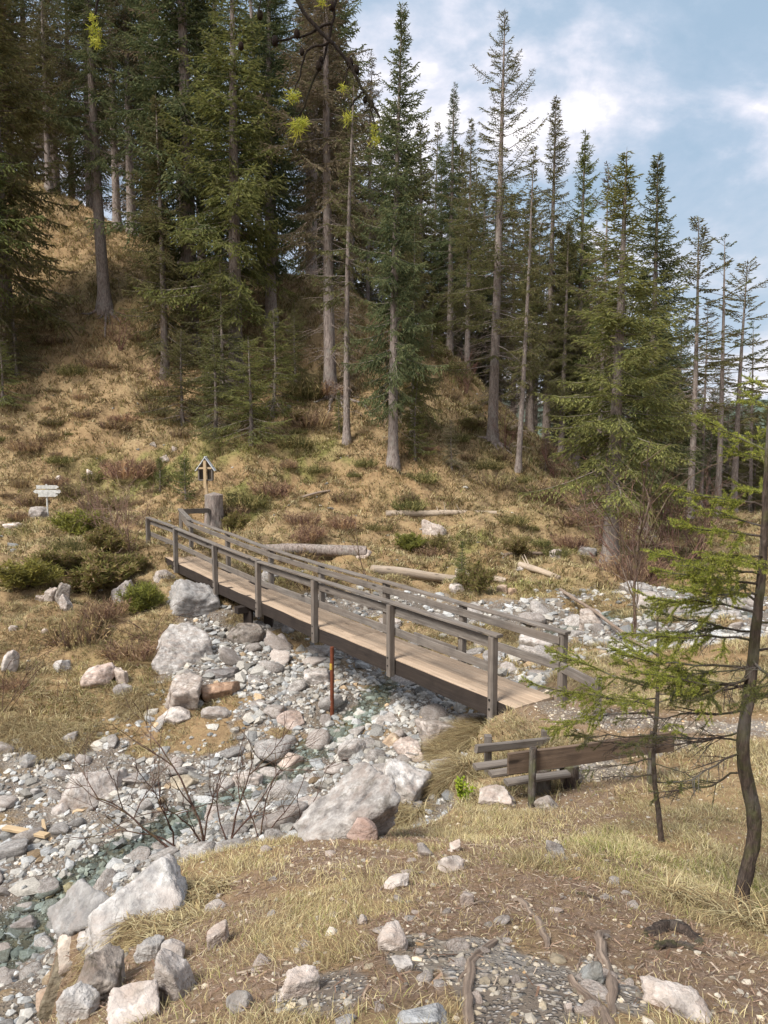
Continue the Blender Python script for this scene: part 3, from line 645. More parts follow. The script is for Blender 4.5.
st = gp(214, 527); Ys = st[1]
sh = empty('wayside_box', (0, 0, 0), 'small gabled wooden board box on a thin post behind the tall stump', 'wayside shrine')
Yb = Ys+.5; c = at(206, 470, Yb); u = Yb/FPX
gb = gz(c[0], Yb)
mb = MB(); beam(mb, (c[0]+.0, Yb, min(gb, c[2]-1)-.2), (c[0], Yb, at(206, 460, Yb)[2]), .10, .09, up=(0, 1, 0), seed=330); mb.build('post', M['paleboard'], sh)
w2 = 6.6*u; zt = at(206, 468, Yb)[2]; zb = at(206, 480, Yb)[2]; zr = at(206, 457, Yb)[2]
mb = MB()
for x in (-w2, w2): beam(mb, (c[0]+x, Yb-.03, zb), (c[0]+x, Yb-.03, zt+.06), .05, .22, up=(0, 1, 0), seed=331)
beam(mb, (c[0]-w2, Yb-.03, zb), (c[0]+w2, Yb-.03, zb), .22, .05, seed=333)
for i in range(4): x = c[0]-w2+2*w2*(i+.5)/4; beam(mb, (x, Yb+.09, zb), (x, Yb+.09, zt+.12), 2*w2/4-.008, .02, up=(0, 1, 0), seed=334+i)
mb.build('box', M['wood'], sh)
mb = MB(); beam(mb, (c[0], Yb-.2, zb-.28), (c[0], Yb-.2, zr-.12), .10, .04, up=(0, 1, 0), seed=338); mb.build('centre_board', M['paleboard'], sh)
mb = MB(); beam(mb, (c[0]-w2, Yb-.15, zt), (c[0]+w2, Yb-.15, zt), .03, .07, seed=340)
mb.add([(c[0]-w2, Yb+.07, zt), (c[0]+w2, Yb+.07, zt), (c[0], Yb+.07, zr-.03), (c[0]-w2, Yb+.09, zt), (c[0]+w2, Yb+.09, zt), (c[0], Yb+.09, zr-.03)], None, [[0, 1, 2], [5, 4, 3]])
mb.build('gable', M['paleboard'], sh)
for sgn in (-1, 1):
    mb = MB(); beam(mb, (c[0]+sgn*w2*1.45, Yb-.03, zt-.10), (c[0]-sgn*.02, Yb-.03, zr+.02), .30, .028, seed=341); mb.build('roof', M['roofing'], sh)
mb = MB(); r0 = 9.0*Ys/FPX; ht = at(214, 495, Ys)[2]-st[2]
zs = np.linspace(-.25, ht, 12); tube(mb, [(st[0], st[1]+.1, st[2]+z) for z in zs], r0*(1+.25*np.exp(-np.maximum(zs, 0)*4)), 26, rough=.12, groove=.03, seed=5)
t = mb.build('tree_stump', M['bark']); tag(t, 'tall sawn tree stump with rough bark standing behind the far bridge end', 'stump')
q = gp(332, 717); tq = at(332, 647, q[1]); mb = MB(); tube(mb, [(q[0], q[1], q[2]-.2), (q[0]+.01, q[1], tq[2])], .036, 8); 
t = mb.build('steel_pole', M['rust']); mb = MB(); tube(mb, [(q[0], q[1], tq[2]-.42), (q[0], q[1], tq[2]-.30)], .0375, 10, cap=False); mb.build('yellow_band', mat_plain('faded_yellow_paint', (.45, .30, .05), .7), t); tag(t, 'rusty red steel pole upright in the creek bed in front of the bridge', 'pole')
a = gp(5, 833)+[0, .0, .07]; b = gp(48, 842)+[0, 0, .09]; mb = MB(); beam(mb, a, b, .10, .045, seed=350); tag(mb.build('sawn_board', M['paleboard']), 'sawn pale board lying on creek gravel at the left edge', 'board')
a = gp(40, 842)+[0, .15, .05]; b = at(43, 822, a[1]+.25); mb = MB(); beam(mb, a, b, .09, .04, up=(0, 1, 0), seed=351); tag(mb.build('sawn_board', M['paleboard']), 'short board stub leaning up behind the long pale board in the gravel', 'board')
# ------------------------------------------------------------------ logs
def log(x0, y0, x1, y1, r0, r1, label, seed, mat='log', dz=.5, stubs=0):
    a = gp(x0, y0); b = gp(x1, y1); a[2] += r0*dz; b[2] += r1*dz; k = 16; t = np.linspace(0, 1, k)
    P = a+(b-a)*t[:, None]; L = np.linalg.norm(b-a); P[:, 2] += fbm2(t*L, t*0+seed, 2.0, 2, seed)*.06+np.sin(t*math.pi)*.03; P[:, 1] += fbm2(t*L, t*0+seed+9, 2.0, 2, seed)*.08
    R = (r0+(r1-r0)*t)*(1+.06*fbm2(t*L, t*0, .8, 2, seed+3)); mb = MB(); tube(mb, P, R, 14, rough=.08, seed=seed)
    o = mb.build('fallen_log', M[mat]); tag(o, label, 'log', 'fallen logs at the foot of the slope')
    if stubs:
        for i in range(stubs):
            m2 = MB(); j = int(rng.uniform(2, k-2)); d = nrm(np.array([rng.normal()*.4, rng.normal()*.6, rng.uniform(.3, 1)])); l = rng.uniform(.2, .6)
            tube(m2, [P[j], P[j]+d*l*.5, P[j]+d*l], [.03, .02, .01], 5); m2.build('branch_stub', M[mat], o)
    return o
log(386,517,496,514,.14,.09,'long bleached log resting above a pale boulder on the slope',3,stubs=4)
log(262,551,366,556,.15,.20,'thick brown grey log lying behind the bridge railing with its cut end right',4,'bark')
log(372,572,455,582,.15,.13,'bleached log lying beside the grey stone above the creek',5)
log(455,575,505,583,.12,.10,'short pale log between the small spruce and the cut stones',6)
log(520,567,560,580,.11,.08,'thin grey log angled down towards the creek right of the cut stones',7,stubs=2)
log(505,557,545,556,.07,.06,'dark weathered log under the low green bush on the slope',8,'root')
log(560,593,640,648,.05,.03,'thin brown fallen pole leaning over the creek rocks at right',9,'root',2)
log(300,498,330,492,.05,.04,'thin dead branch wood lying on the grass slope above the bridge',10,'root')
log(0,573,60,570,.07,.05,'thin pale log at the left edge above the stone pile',11,'log')
# ------------------------------------------------------------------ boulders named one by one
def boulder(px, py, wp, hp, label, seed, mat='rock', rot=None, sub=5, depth=1.0, planes=10, hard=12, sink=.42, name='boulder', cat='boulder', group=None, tilt=None, rough=.07, col=(1,1,1)):
    """px, py: middle of the foot; wp, hp: width and height in photo pixels -> metres at that distance"""
    g0 = gp(px, py); Y = g0[1]; Wm = wp*Y/FPX; Hm = hp*Y/FPX
    v, f = rock(seed, sub, planes, (34 if wp > 38 else 20) if hard > 9 else hard, rough*1.25, 1.0, hard > 9 and (wp > 38 or seed % 3 == 0))
    if Y < 6.5 and wp < 100: sink = max(sink, .5)
    v = v/np.abs(v).max(0); Dm = min(Wm, Hm*1.6)*depth; mb = MB(); mb.add(v*np.array([Wm/2, Dm/2, Hm/2*(1+sink)]), None, f, col)
    o = mb.build(name, M[mat])
    o.location = (g0[0], Y+Dm*.42, g0[2]+Hm*(.5-sink)*1.0)
    o.rotation_euler = tilt or (rng.normal(0, .12), rng.normal(0, .12), rng.uniform(-.5, .5) if rot is None else rot)
    return tag(o, label, cat, group)
# near big ones, shaped as real metre-sized objects
BL = [
 # px,py,w,h,label,seed,mat,extra
 (176,672,66,52,'large pale grey block boulder beside the far end of the bridge',101,'rock',dict(planes=8,hard=22,tilt=(.1,.15,.3))),
 (188,618,55,42,'grey slab boulder leaning under the bridge above the large block',102,'rock',dict(tilt=(.2,.3,.5),planes=8,hard=18)),
 (122,604,28,26,'grey pointed boulder among the shrubs left of the bridge end',103,'rock',dict()),
 (162,583,24,16,'flat pale boulder just under the far bridge end',104,'rock',dict()),
 (92,689,42,27,'rounded pinkish boulder on the grassy left bank',105,'rock',dict(planes=14,hard=7,col=(1.1,.95,.88))),
 (60,672,22,14,'small brown grey rock left of the rounded pinkish boulder',106,'rock',dict()),
 (8,672,20,26,'pale boulder cut off by the left edge above the bank',107,'whiterock',dict()),
 (121,686,16,24,'small upright white stone beside the rounded pinkish boulder',108,'whiterock',dict()),
 (121,696,22,14,'grey stone below the small upright white stone',109,'rock',dict()),
 (181,712,42,42,'bright white boulder with cracked top in front of the large block',110,'whiterock',dict(planes=9,hard=16,tilt=(.3,.2,.2))),
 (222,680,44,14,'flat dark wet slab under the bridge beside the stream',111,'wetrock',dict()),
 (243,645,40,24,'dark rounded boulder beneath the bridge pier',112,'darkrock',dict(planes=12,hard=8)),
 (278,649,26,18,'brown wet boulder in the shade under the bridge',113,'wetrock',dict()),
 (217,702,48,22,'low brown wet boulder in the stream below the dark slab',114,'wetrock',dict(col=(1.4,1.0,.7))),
 (213,722,36,16,'pale angular rock right of the bright white boulder',115,'rock',dict()),
 (172,727,36,18,'flat pale grey rock at the foot of the bright white boulder',116,'whiterock',dict()),
 (80,810,74,62,'broad flat grey slab sloping into the creek bed on the left',117,'rock',dict(planes=6,hard=24,tilt=(.75,-.1,.2),depth=1.0,sink=.5)),
 (68,745,22,14,'small grey stone on the bank above the broad flat slab',118,'rock',dict()),
 (25,768,18,14,'grey stone lying left of the broad flat slab',119,'rock',dict()),
 (31,798,16,12,'blue grey stone in the gravel left of the broad slab foot',120,'rock',dict()),
 (55,818,22,16,'brownish stone behind the pale sawn board',121,'rock',dict()),
 (345,839,122,48,'huge sloping grey boulder at the bank edge below the bridge',122,'rock',dict(tilt=(.35,-.38,.3),sink=.35,depth=1.2)),
 (400,812,72,46,'pale grey block leaning right of the huge boulder',123,'rock',dict(tilt=(.3,.42,-.1),sink=.35)),
 (362,842,34,24,'pinkish stone in front of the huge boulder on the grass edge',124,'rock',dict(col=(1.15,.95,.88))),
 (440,745,48,30,'large pale flat rock under the bridge near its right end',125,'whiterock',dict(planes=8,hard=18)),
 (412,762,40,24,'grey pink rock between the flat pale rock and the huge boulder',126,'rock',dict(col=(1.05,.95,.9))),
 (448,769,16,12,'small bluish stone under the overhanging grass bank',127,'rock',dict()),
 (292,730,38,20,'pinkish grey rock left of the rusty pole foot',128,'rock',dict(col=(1.08,.93,.86))),
 (318,686,34,20,'pale rock under the middle of the bridge',129,'rock',dict()),
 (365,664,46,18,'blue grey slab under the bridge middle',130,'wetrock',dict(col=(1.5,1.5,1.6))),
 (290,772,34,20,'large pale cobble in the middle of the creek',131,'whiterock',dict()),
 (245,790,40,18,'whitish flat rock in the stream behind the bare shrub',132,'whiterock',dict()),
 (180,792,36,16,'tan flat rock in the gravel behind the bare shrub',133,'rock',dict(col=(1.1,1,.8))),
 (352,760,32,20,'pointed grey rock behind the huge boulder',134,'rock',dict()),
 (392,748,30,14,'tan rock in shallow water right of the rusty pole',135,'rock',dict(col=(1.1,.95,.75))),
 (66,945,78,56,'long pale boulder with rounded end at the lower left bank',136,'rock',dict(planes=10,hard=12,tilt=(.3,-.45,.6),sink=.4,depth=1.3)),
 (125,948,140,50,'long flat ledge boulder half covered with grass at lower left',137,'rock',dict(planes=9,hard=14,tilt=(.35,-.30,.45),sink=.5,depth=1.5)),
 (95,1005,76,62,'dark cracked boulder below the grassy ledge at lower left',138,'darkrock',dict(planes=9,hard=10,sink=.2)),
 (58,1000,52,62,'blackish mossy boulder at the gully edge',139,'darkrock',dict(col=(.6,.6,.5))),
 (128,1026,62,36,'grey blocky rock at the foot of the ledge boulder',140,'rock',dict(sink=.55,tilt=(.3,-.3,.4))),
 (150,962,30,26,'pale stone set in dirt right of the ledge boulder',141,'rock',dict()),
 (165,1005,60,56,'weathered rock face in the soil beneath the ledge boulder',190,'rock',dict(sink=.5)),
 (50,1018,60,30,'flat brownish rock at the bottom of the wet gully',191,'rock',dict(col=(1,.85,.7),sink=.5)),
 (215,950,30,26,'buried pale rock in the trail bank right of the ledge boulder',192,'whiterock',dict(sink=.6)),
 (20,935,30,20,'dark wet rock in the shallow water at the left edge',193,'wetrock',dict()),
 (72,978,46,44,'brownish rock wedged under the long pale boulder',194,'rock',dict(col=(1,.9,.8),sink=.4)),
 (92,960,40,26,'grey rock wedged below the grass fringe of the ledge boulder',195,'rock',dict(sink=.5)),
 (75,1024,40,34,'lowest grey rock in the broken bank at lower left',196,'rock',dict(sink=.5)),
 (300,998,58,22,'long flat white stone in the near grass',142,'whiterock',dict(sink=.45)),
 (395,952,38,26,'pinkish white stone in the middle of the near path',143,'whiterock',dict()),
 (404,972,24,16,'small grey stone below the pinkish white stone',144,'rock',dict()),
 (232,1016,40,22,'smooth pale stone at the bottom of the near grass',145,'rock',dict(planes=14,hard=7)),
 (420,1034,70,26,'flat bluish grey rock cut by the bottom edge',146,'rock',dict(col=(.9,.95,1))),
 (345,1030,30,12,'half buried grey rock left of the flat bluish rock',147,'rock',dict()),
 (690,1022,84,36,'rough whitish rock at the bottom right corner',148,'whiterock',dict(planes=12,hard=8,rough=.16)),
 (597,985,30,24,'smooth grey stone beside the upright root',149,'rock',dict(planes=14,hard=7,col=(.9,.97,1))),
 (570,1016,12,10,'tiny white stone beside the split root',150,'whiterock',dict()),
 (549,810,28,14,'dark flat stone in the grass in front of the bench',151,'darkrock',dict()),
 (558,858,22,20,'grey stone standing in the grass below the bench',152,'rock',dict()),
 (498,806,44,18,'flat pale stone at the left foot of the bench',153,'whiterock',dict(sink=.4)),
 (452,873,34,14,'pale flat stone in the near trail',154,'whiterock',dict(sink=.4)),
 (425,858,26,12,'long white stone in the grass above the near trail',155,'whiterock',dict(sink=.4)),
 (455,852,14,12,'small pale stone above the pale flat stone',156,'whiterock',dict()),
 (398,890,32,14,'buried pale rock edge beside the dark soil hollow',157,'whiterock',dict(sink=.5)),
 (362,925,12,12,'small bright pebble stone in brown litter',158,'whiterock',dict()),
 (470,905,20,14,'whitish stone under a grass tuft on the near slope',159,'whiterock',dict()),
 (172,962,34,18,'dirty pale rock behind the white stones at the gully',160,'rock',dict(sink=.5)),
 (60,606,18,32,'upright dark slab in the small pile of white stones',161,'darkrock',dict()),
 (48,603,12,18,'white stone leaning on the upright dark slab',162,'whiterock',dict()),
 (64,612,16,22,'white stone wedge right of the upright dark slab',163,'whiterock',dict()),
 (38,602,10,9,'small white stone at the left of the stone pile',164,'whiterock',dict()),
 (12,632,9,8,'small white stone on the grass bank at far left',165,'whiterock',dict()),
 (43,633,10,8,'small white stone in the dark tufts on the left bank',166,'whiterock',dict()),
 (57,483,11,8,'white stone on the slope behind the signpost',167,'whiterock',dict()),
 (89,478,8,11,'upright pale stone right of the signpost',168,'whiterock',dict()),
 (125,475,14,12,'pale stone beneath the small pine seedling',169,'rock',dict()),
 (153,448,8,7,'bright white stone highest on the grass slope',170,'whiterock',dict()),
 (174,453,6,7,'tiny white stone right of the highest white stone',171,'whiterock',dict()),
 (165,462,12,9,'pale stone between two pine seedlings',172,'whiterock',dict()),
 (33,520,26,16,'purplish grey rock beside the signpost foot',173,'rock',dict()),
 (10,530,26,10,'pale flat rock on the left path edge',174,'whiterock',dict()),
 (433,537,28,26,'light grey boulder holding up the long bleached log',175,'whiterock',dict(planes=8,hard=16)),
 (457,595,18,14,'grey stone at the foot of the small spruce bush',176,'rock',dict()),
 (503,594,12,9,'rounded tan cobble left of two beside the small spruce bush',177,'rock',dict(col=(1.2,1,.8))),
 (512,597,12,10,'rounded brown cobble right of two beside the small spruce bush',178,'rock',dict(col=(1.1,.85,.65))),
 (523,572,16,9,'pale stone above the thin grey log',179,'whiterock',dict()),
 (270,583,26,14,'bluish rock behind the bridge near the thick log',180,'rock',dict()),
 (360,560,26,14,'pale rock at the cut end of the thick log',181,'whiterock',dict()),
 (300,576,20,10,'flat stone seen through the bridge railing',182,'rock',dict()),
 (390,630,26,14,'pale boulder seen between the bridge rails',183,'whiterock',dict()),
 (470,640,34,16,'pale boulder behind the right bridge post',184,'whiterock',dict()),
 (540,650,40,20,'grey boulder beyond the bridge in the upper creek',185,'rock',dict()),
 (593,626,30,18,'pale rock in the upper creek beyond the railing end',186,'whiterock',dict()),
 (655,610,34,20,'grey rock in the upper creek behind the saplings',187,'rock',dict()),
 (560,560,26,12,'low pale stone outcrop at the slope foot',188,'whiterock',dict()),
 (588,556,22,12,'purplish outcrop rock left of the dark spruce trunk',189,'rock',dict()),
]
for t in BL: boulder(*t[:5], t[5], t[6], **t[7])
# ------------------------------------------------------------------ loose rocks one by one, then the uncountable rest
protos = []
for i in range(12):
    v, f = rock(500+i, 3, 9 if i % 3 else 13, 26 if i % 3 else 8, .10, 1.0, i % 3 > 0); v = v/np.abs(v).max(0); mb = MB(); mb.add(v, None, f); protos.append(mb.mesh('cobble', M['rock']))
def frust(n, y0, y1, mx=.62):
    """points uniform over the ground wedge in front of the camera"""
    Y = np.sqrt(rng.uniform(y0**2, y1**2, n)); X = rng.uniform(-mx, mx, n)*(Y+1.2); return X, Y
X, Y = frust(5200, 5, 26); c = creekness(X, Y); k = (c > .8); X, Y = X[k], Y[k]
sz = rng.lognormal(math.log(.19), .45, len(X))*(.8+.02*Y); sz = np.clip(sz, .09, .75); ordr = np.argsort(-sz/Y*1.0)
pick = []
occ = []
for i in ordr:
    if len(pick) >= 205: break
    if all((X[i]-a)**2+(Y[i]-b)**2 > (.8*(s+sz[i])/2)**2 for a, b, s in occ): pick.append(i); occ.append((X[i], Y[i], sz[i]))
for i in pick:
    o = bpy.data.objects.new('creek_rock', protos[rng.integers(12)]); COL.objects.link(o); s = sz[i]
    o.scale = (s*.5*rng.uniform(.8, 1.25), s*.5*rng.uniform(.8, 1.25), s*.5*rng.uniform(.4, .75)); o.rotation_euler = (rng.normal(0, .3), rng.normal(0, .3), rng.uniform(0, 6.28))
    o.location = (X[i], Y[i], gz(X[i], Y[i])+s*.03)
    px = ximg(X[i], Y[i]); d = (X[i]-P0[0])*BR[0]+(Y[i]-P0[1])*BR[1]
    if d > 0: lab, gr = 'grey rock in the upper creek bed beyond the footbridge', 'rocks of the creek bed beyond the bridge'
    elif Y[i] > 12.5: lab, gr = 'grey rock in the creek bed just before the footbridge', 'rocks of the creek bed before the bridge'
    elif px < 200: lab, gr = 'grey rock in the lower left creek gravel', 'rocks of the lower left creek bed'
    else: lab, gr = 'pale rock in the creek bed behind the bare shrubs', 'rocks of the middle creek bed'
    tag(o, lab, 'rock', gr)
tproto = []
for i in range(6):
    v, f = rock(600+i, 3, 9, 26, .12, 1.0, False); v = v/np.abs(v).max(0)*.5; mb = MB(); mb.add(v, None, f); tproto.append(mb.mesh('trail_stone', M['whiterock']))
for i in range(64):
    px = rng.uniform(210, 640); py = rng.uniform(845, 1015); q = gp(px, py); s = rng.lognormal(math.log(.05), .35)*(.8+.1*q[1])
    o = bpy.data.objects.new('trail_stone', tproto[i % 6]); COL.objects.link(o); o.scale = (s*rng.uniform(.9, 1.5), s, s*rng.uniform(.35, .6)); o.rotation_euler = (rng.normal(0, .2), rng.normal(0, .2), rng.uniform(0, 6.28)); o.location = q+[0, 0, s*.04]
    z = 'left part of the near grass' if px < 350 else 'brown litter in the middle of the near slope' if px < 500 else 'soil beside the exposed roots'
    tag(o, 'small half buried grey stone in the '+z, 'stone', 'small stones in the '+z)
def pebbles(name, X, Y, S, flat=(.5, .85), tint=0):
    mb = MB(); Pt = []
    for i in range(10): v, f = rock(700+i, 1, 8, 8, .1); Pt.append((v/np.abs(v).max(0), f))
    Z = H(X, Y); n = len(X)
    for i in range(10):
        idx = np.arange(n)[i::10]; m = len(idx)
        if not m: continue
        v, f = Pt[i]; a = rng.uniform(0, 6.28, m); b = rng.normal(0, .35, m)
        sc = np.stack([S[idx]*.5*rng.uniform(.75, 1.3, m), S[idx]*.5*rng.uniform(.75, 1.2, m), S[idx]*.5*rng.uniform(*flat, m)], 1)
        V = v[None]*sc[:, None, :]
        y2 = V[..., 1]*np.cos(b)[:, None]-V[..., 2]*np.sin(b)[:, None]; z2 = V[..., 1]*np.sin(b)[:, None]+V[..., 2]*np.cos(b)[:, None]
        x3 = V[..., 0]*np.cos(a)[:, None]-y2*np.sin(a)[:, None]; y3 = V[..., 0]*np.sin(a)[:, None]+y2*np.cos(a)[:, None]
        W = np.stack([x3+X[idx][:, None], y3+Y[idx][:, None], z2+(Z[idx]+S[idx]*.03)[:, None]], -1)
        F = (f[None]+(np.arange(m)*len(v))[:, None, None]).reshape(-1, 3)
        val = rng.beta(2, 2.6, m)*.52+.13; h = rng.uniform(-.35, .9, m)+tint
        C = np.stack([val*(1+.08*h+.02), val*(1-.01*h), val*(.95-.12*h)], 1)
        o_ = rng.random(m) < .03; C[o_] *= [1.0, .78, .55]
        mb.add(W.reshape(-1, 3), None, F, np.repeat(C, len(v), 0))
    o = mb.build(name, M['peb'], smooth=False); return tag(o, kind='stuff')
X, Y = frust(120000, 4.2, 27); c = creekness(X, Y); den = sstep(-.35, .15, fbm2(X, Y, 1.1, 3, 60)); k = (c > .55) & (rng.random(len(X)) < (.35+.65*den)*(1-.72*patch(X, Y))); X, Y = X[k], Y[k]
k = (rng.random(len(X)) < np.clip(9/Y, .25, 1)*(1-.5*sstep(15, 17, Y))); X, Y = X[k], Y[k]
S = np.clip(rng.lognormal(math.log(.062), .55, len(X))*(.7+.04*Y), .02, .32)
tag(pebbles('creek_gravel', X, Y, S), 'pale pebbles and gravel filling the creek bed', 'gravel')
X1, Y1 = frust(110000, 1.3, 11, .75); gr = esum(GRAVEL, X1, Y1, 40); dd = dline(X1, Y1, PATH); gr = np.maximum(gr, sstep(.8, .2, dd)*.35)
gr = np.maximum(gr*.8, .05+.3*esum(DIRT, X1, Y1, 44)*.5); k = (rng.random(len(X1)) < gr) & (creekness(X1, Y1) < .5); X1, Y1 = X1[k], Y1[k]
S1 = np.clip(rng.lognormal(math.log(.015), .5, len(X1))*(.8+.06*Y1), .006, .08)
tag(pebbles('path_gravel', X1, Y1, S1, tint=1.3), 'pinkish white gravel scattered on the near trail', 'gravel')
X, Y = frust(900, 14, 45); k = creekness(X, Y) < .4; X, Y = X[k], Y[k]; S = rng.lognormal(math.log(.13), .45, len(X)); k = rng.random(len(X)) < sstep(45, 20, Y)*.7
tag(pebbles('scattered_slope_rubble', X[k], Y[k], S[k]), 'small pale stones scattered through the slope grass', 'rubble', kind='stuff')
# ------------------------------------------------------------------ grass blades
def blades(name, X, Y, hgt, wid, lean, cols, droop=.35, label=None, Z=None, dirs=None, kind='stuff', parent=None, mat='grass', origin=None):
    n = len(X); Z = H(X, Y)-.01 if Z is None else Z
    a = rng.uniform(0, 6.28, n) if dirs is None else dirs
    ld = np.stack([np.cos(a), np.sin(a)], 1); fa = a+rng.uniform(.6, 2.4, n); wd = np.stack([np.cos(fa), np.sin(fa), 0*fa], 1)*wid[:, None]*.5
    B = np.stack([X, Y, Z], 1); up = np.stack([ld[:, 0]*lean, ld[:, 1]*lean, np.ones(n)], 1); up = nrm(up)*hgt[:, None]
    dn = np.stack([ld[:, 0], ld[:, 1], -np.ones(n)*.55], 1)*hgt[:, None]*droop
    M1 = B+up*.55; T = B+up+dn*rng.uniform(.3, 1.3, n)[:, None]
    V = np.stack([B-wd, B+wd, M1+wd*.8, M1-wd*.8, T], 1).reshape(-1, 3); i = np.arange(n)[:, None]*5
    mb = MB(); mb.add(V, i+np.array([0, 1, 2, 3]), i+np.array([3, 2, 4]), np.repeat(cols, 5, 0))
    o = mb.build(name, M[mat], parent, origin=origin)
    if label: tag(o, label, 'grass', kind=kind)
    return o
PAL = np.array([(.36, .285, .145), (.47, .40, .23), (.26, .185, .095), (.40, .33, .16), (.18, .125, .07), (.25, .24, .075), (.18, .195, .05)])
def gcols(X, Y, moss):
    n = len(X); t = fbm2(X, Y, 1.1, 3, 90); u = rng.random(n)
    p = np.stack([.30+0*u, .22+.25*t, .20-.1*t, .16+0*u, .12-.1*t, .05+.35*moss, .02+.40*moss], 1).clip(.01); p = p/p.sum(1, keepdims=True)
    k = (u[:, None] > np.cumsum(p, 1)).sum(1).clip(0, 6)
    return PAL[k]*rng.uniform(.5, 1.45, (n, 1))*(1+.35*fbm2(X, Y, .9, 3, 94))[:, None]*np.array([.96, .97, 1.0])
def grass_band(name, r0, r1, dens, h0, w0, label, lean=1.0, mx=.66):
    area = mx*(r1**2-r0**2); n = int(area*dens); X, Y = frust(n, r0, r1, mx)
    gr, mo, di = masks(X, Y); tuft = fbm2(X, Y, .32, 3, 91); big = fbm2(X, Y, 1.3, 3, 92)
    p = (1-sstep(.25, .6, gr))*(1-.85*di)*sstep(-.5, .25, tuft+.5*big+.1)
    p = np.maximum(p, .10*(gr < .5))
    dp = dline(X, Y, PATH); p = p*sstep(.4, .9, dp)
    k = rng.random(n) < p; X, Y, mo, tuft, big = X[k], Y[k], mo[k], tuft[k], big[k]; n = len(X)
    h = h0*(.55+.5*rng.random(n))*(1+.8*np.clip(tuft+.4*big, -.4, 1)); w = w0*rng.uniform(.6, 1.3, n)
    # blades comb downhill and in local swirls
    e = .25; gxx = (H(X+e, Y, False)-H(X-e, Y, False)); gyy = (H(X, Y+e, False)-H(X, Y-e, False))
    a = np.arctan2(-gyy, -gxx)+rng.normal(0, 1.2, n)+2.5*fbm2(X, Y, .5, 2, 93)
    blades(name, X, Y, h, w, lean*rng.uniform(.3, 1.6, n), gcols(X, Y, mo), .5, label, dirs=a)
grass_band('dry_grass', 1.2, 4.2, 7500, .055, .0032, 'matted straw grass on the nearest ground', mx=.8)
grass_band('dry_grass', 4.2, 7.5, 5200, .075, .0045, 'matted straw grass by the bench and the shrubs')
grass_band('dry_grass', 7.5, 13, 2300, .13, .008, 'straw grass on the creek banks')
grass_band('dry_grass', 13, 21, 1100, .17, .012, 'straw grass around the bridge')
grass_band('dry_grass', 21, 33, 480, .22, .022, 'dry grass on the lower slope', .8)
grass_band('dry_grass', 33, 52, 250, .27, .034, 'dry grass on the upper slope', .8)
# fallen needles, bits of bark and twigs
X, Y = frust(150000, 1.2, 7, .8); gr, mo, di = masks(X, Y); k = (rng.random(len(X)) < np.clip(di*1.1+.06, 0, 1)*(1-.7*(gr > .5))); X, Y = X[k], Y[k]; n = len(X)
a = rng.uniform(0, 6.28, n); L = rng.lognormal(math.log(.018), .55, n).clip(.005, .14); wv = L*rng.uniform(.06, .3, n); Z = H(X, Y)+.004+rng.uniform(0, .006, n)
d = np.stack([np.cos(a), np.sin(a), rng.normal(0, .15, n)], 1)*L[:, None]*.5; s = np.stack([-np.sin(a), np.cos(a), rng.normal(0, .3, n)], 1)*wv[:, None]*.5; B = np.stack([X, Y, Z], 1)
Cc = np.array([(.12, .07, .045), (.20, .12, .08), (.30, .2, .14), (.42, .33, .25)])[rng.integers(0, 4, n)]*rng.uniform(.7, 1.2, (n, 1))
mb = MB(); mb.add(np.stack([B-d-s*.5, B-d+s*.5, B+d+s*.3, B+d-s*.4], 1).reshape(-1, 3), np.arange(n*4).reshape(-1, 4), None, np.repeat(Cc, 4, 0))
tag(mb.build('forest_litter', M['peb'], smooth=False), 'brown needles bark flakes and twigs littering the near soil', 'litter', kind='stuff')
# ------------------------------------------------------------------ sprays of needles
def sprays(mb, B, D, L, W, C, mi=0, cross=True):
    D = nrm(D); up = np.array([0, 0, 1.0]); S1 = nrm(np.cross(D, up)+1e-4); S2 = np.cross(D, S1); n = len(B); L = L[:, None]; W = W[:, None]
    i = np.arange(n)[:, None]*4
    for S in ((S1, S2) if cross else (S1,)):
        V = np.stack([B, B+D*L*.45+S*W*.5, B+D*L, B+D*L*.4-S*W*.5], 1).reshape(-1, 3)
        mb.add(V, i+np.arange(4), None, np.repeat(C, 4, 0), mi)
def twigtube(mb, P, r0, r1, n=4, col=(1, 1, 1), mi=0): k = len(P); tube(mb, P, np.linspace(r0, r1, k), n, col, mi, cap=False)
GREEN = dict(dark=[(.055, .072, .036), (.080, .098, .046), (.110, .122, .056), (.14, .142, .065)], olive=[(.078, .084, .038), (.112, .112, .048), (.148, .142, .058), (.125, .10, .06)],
             fresh=[(.078, .096, .038), (.115, .13, .045), (.165, .172, .058), (.13, .13, .055)], brown=[(.095, .082, .05), (.13, .108, .065), (.16, .13, .085), (.10, .10, .045)])
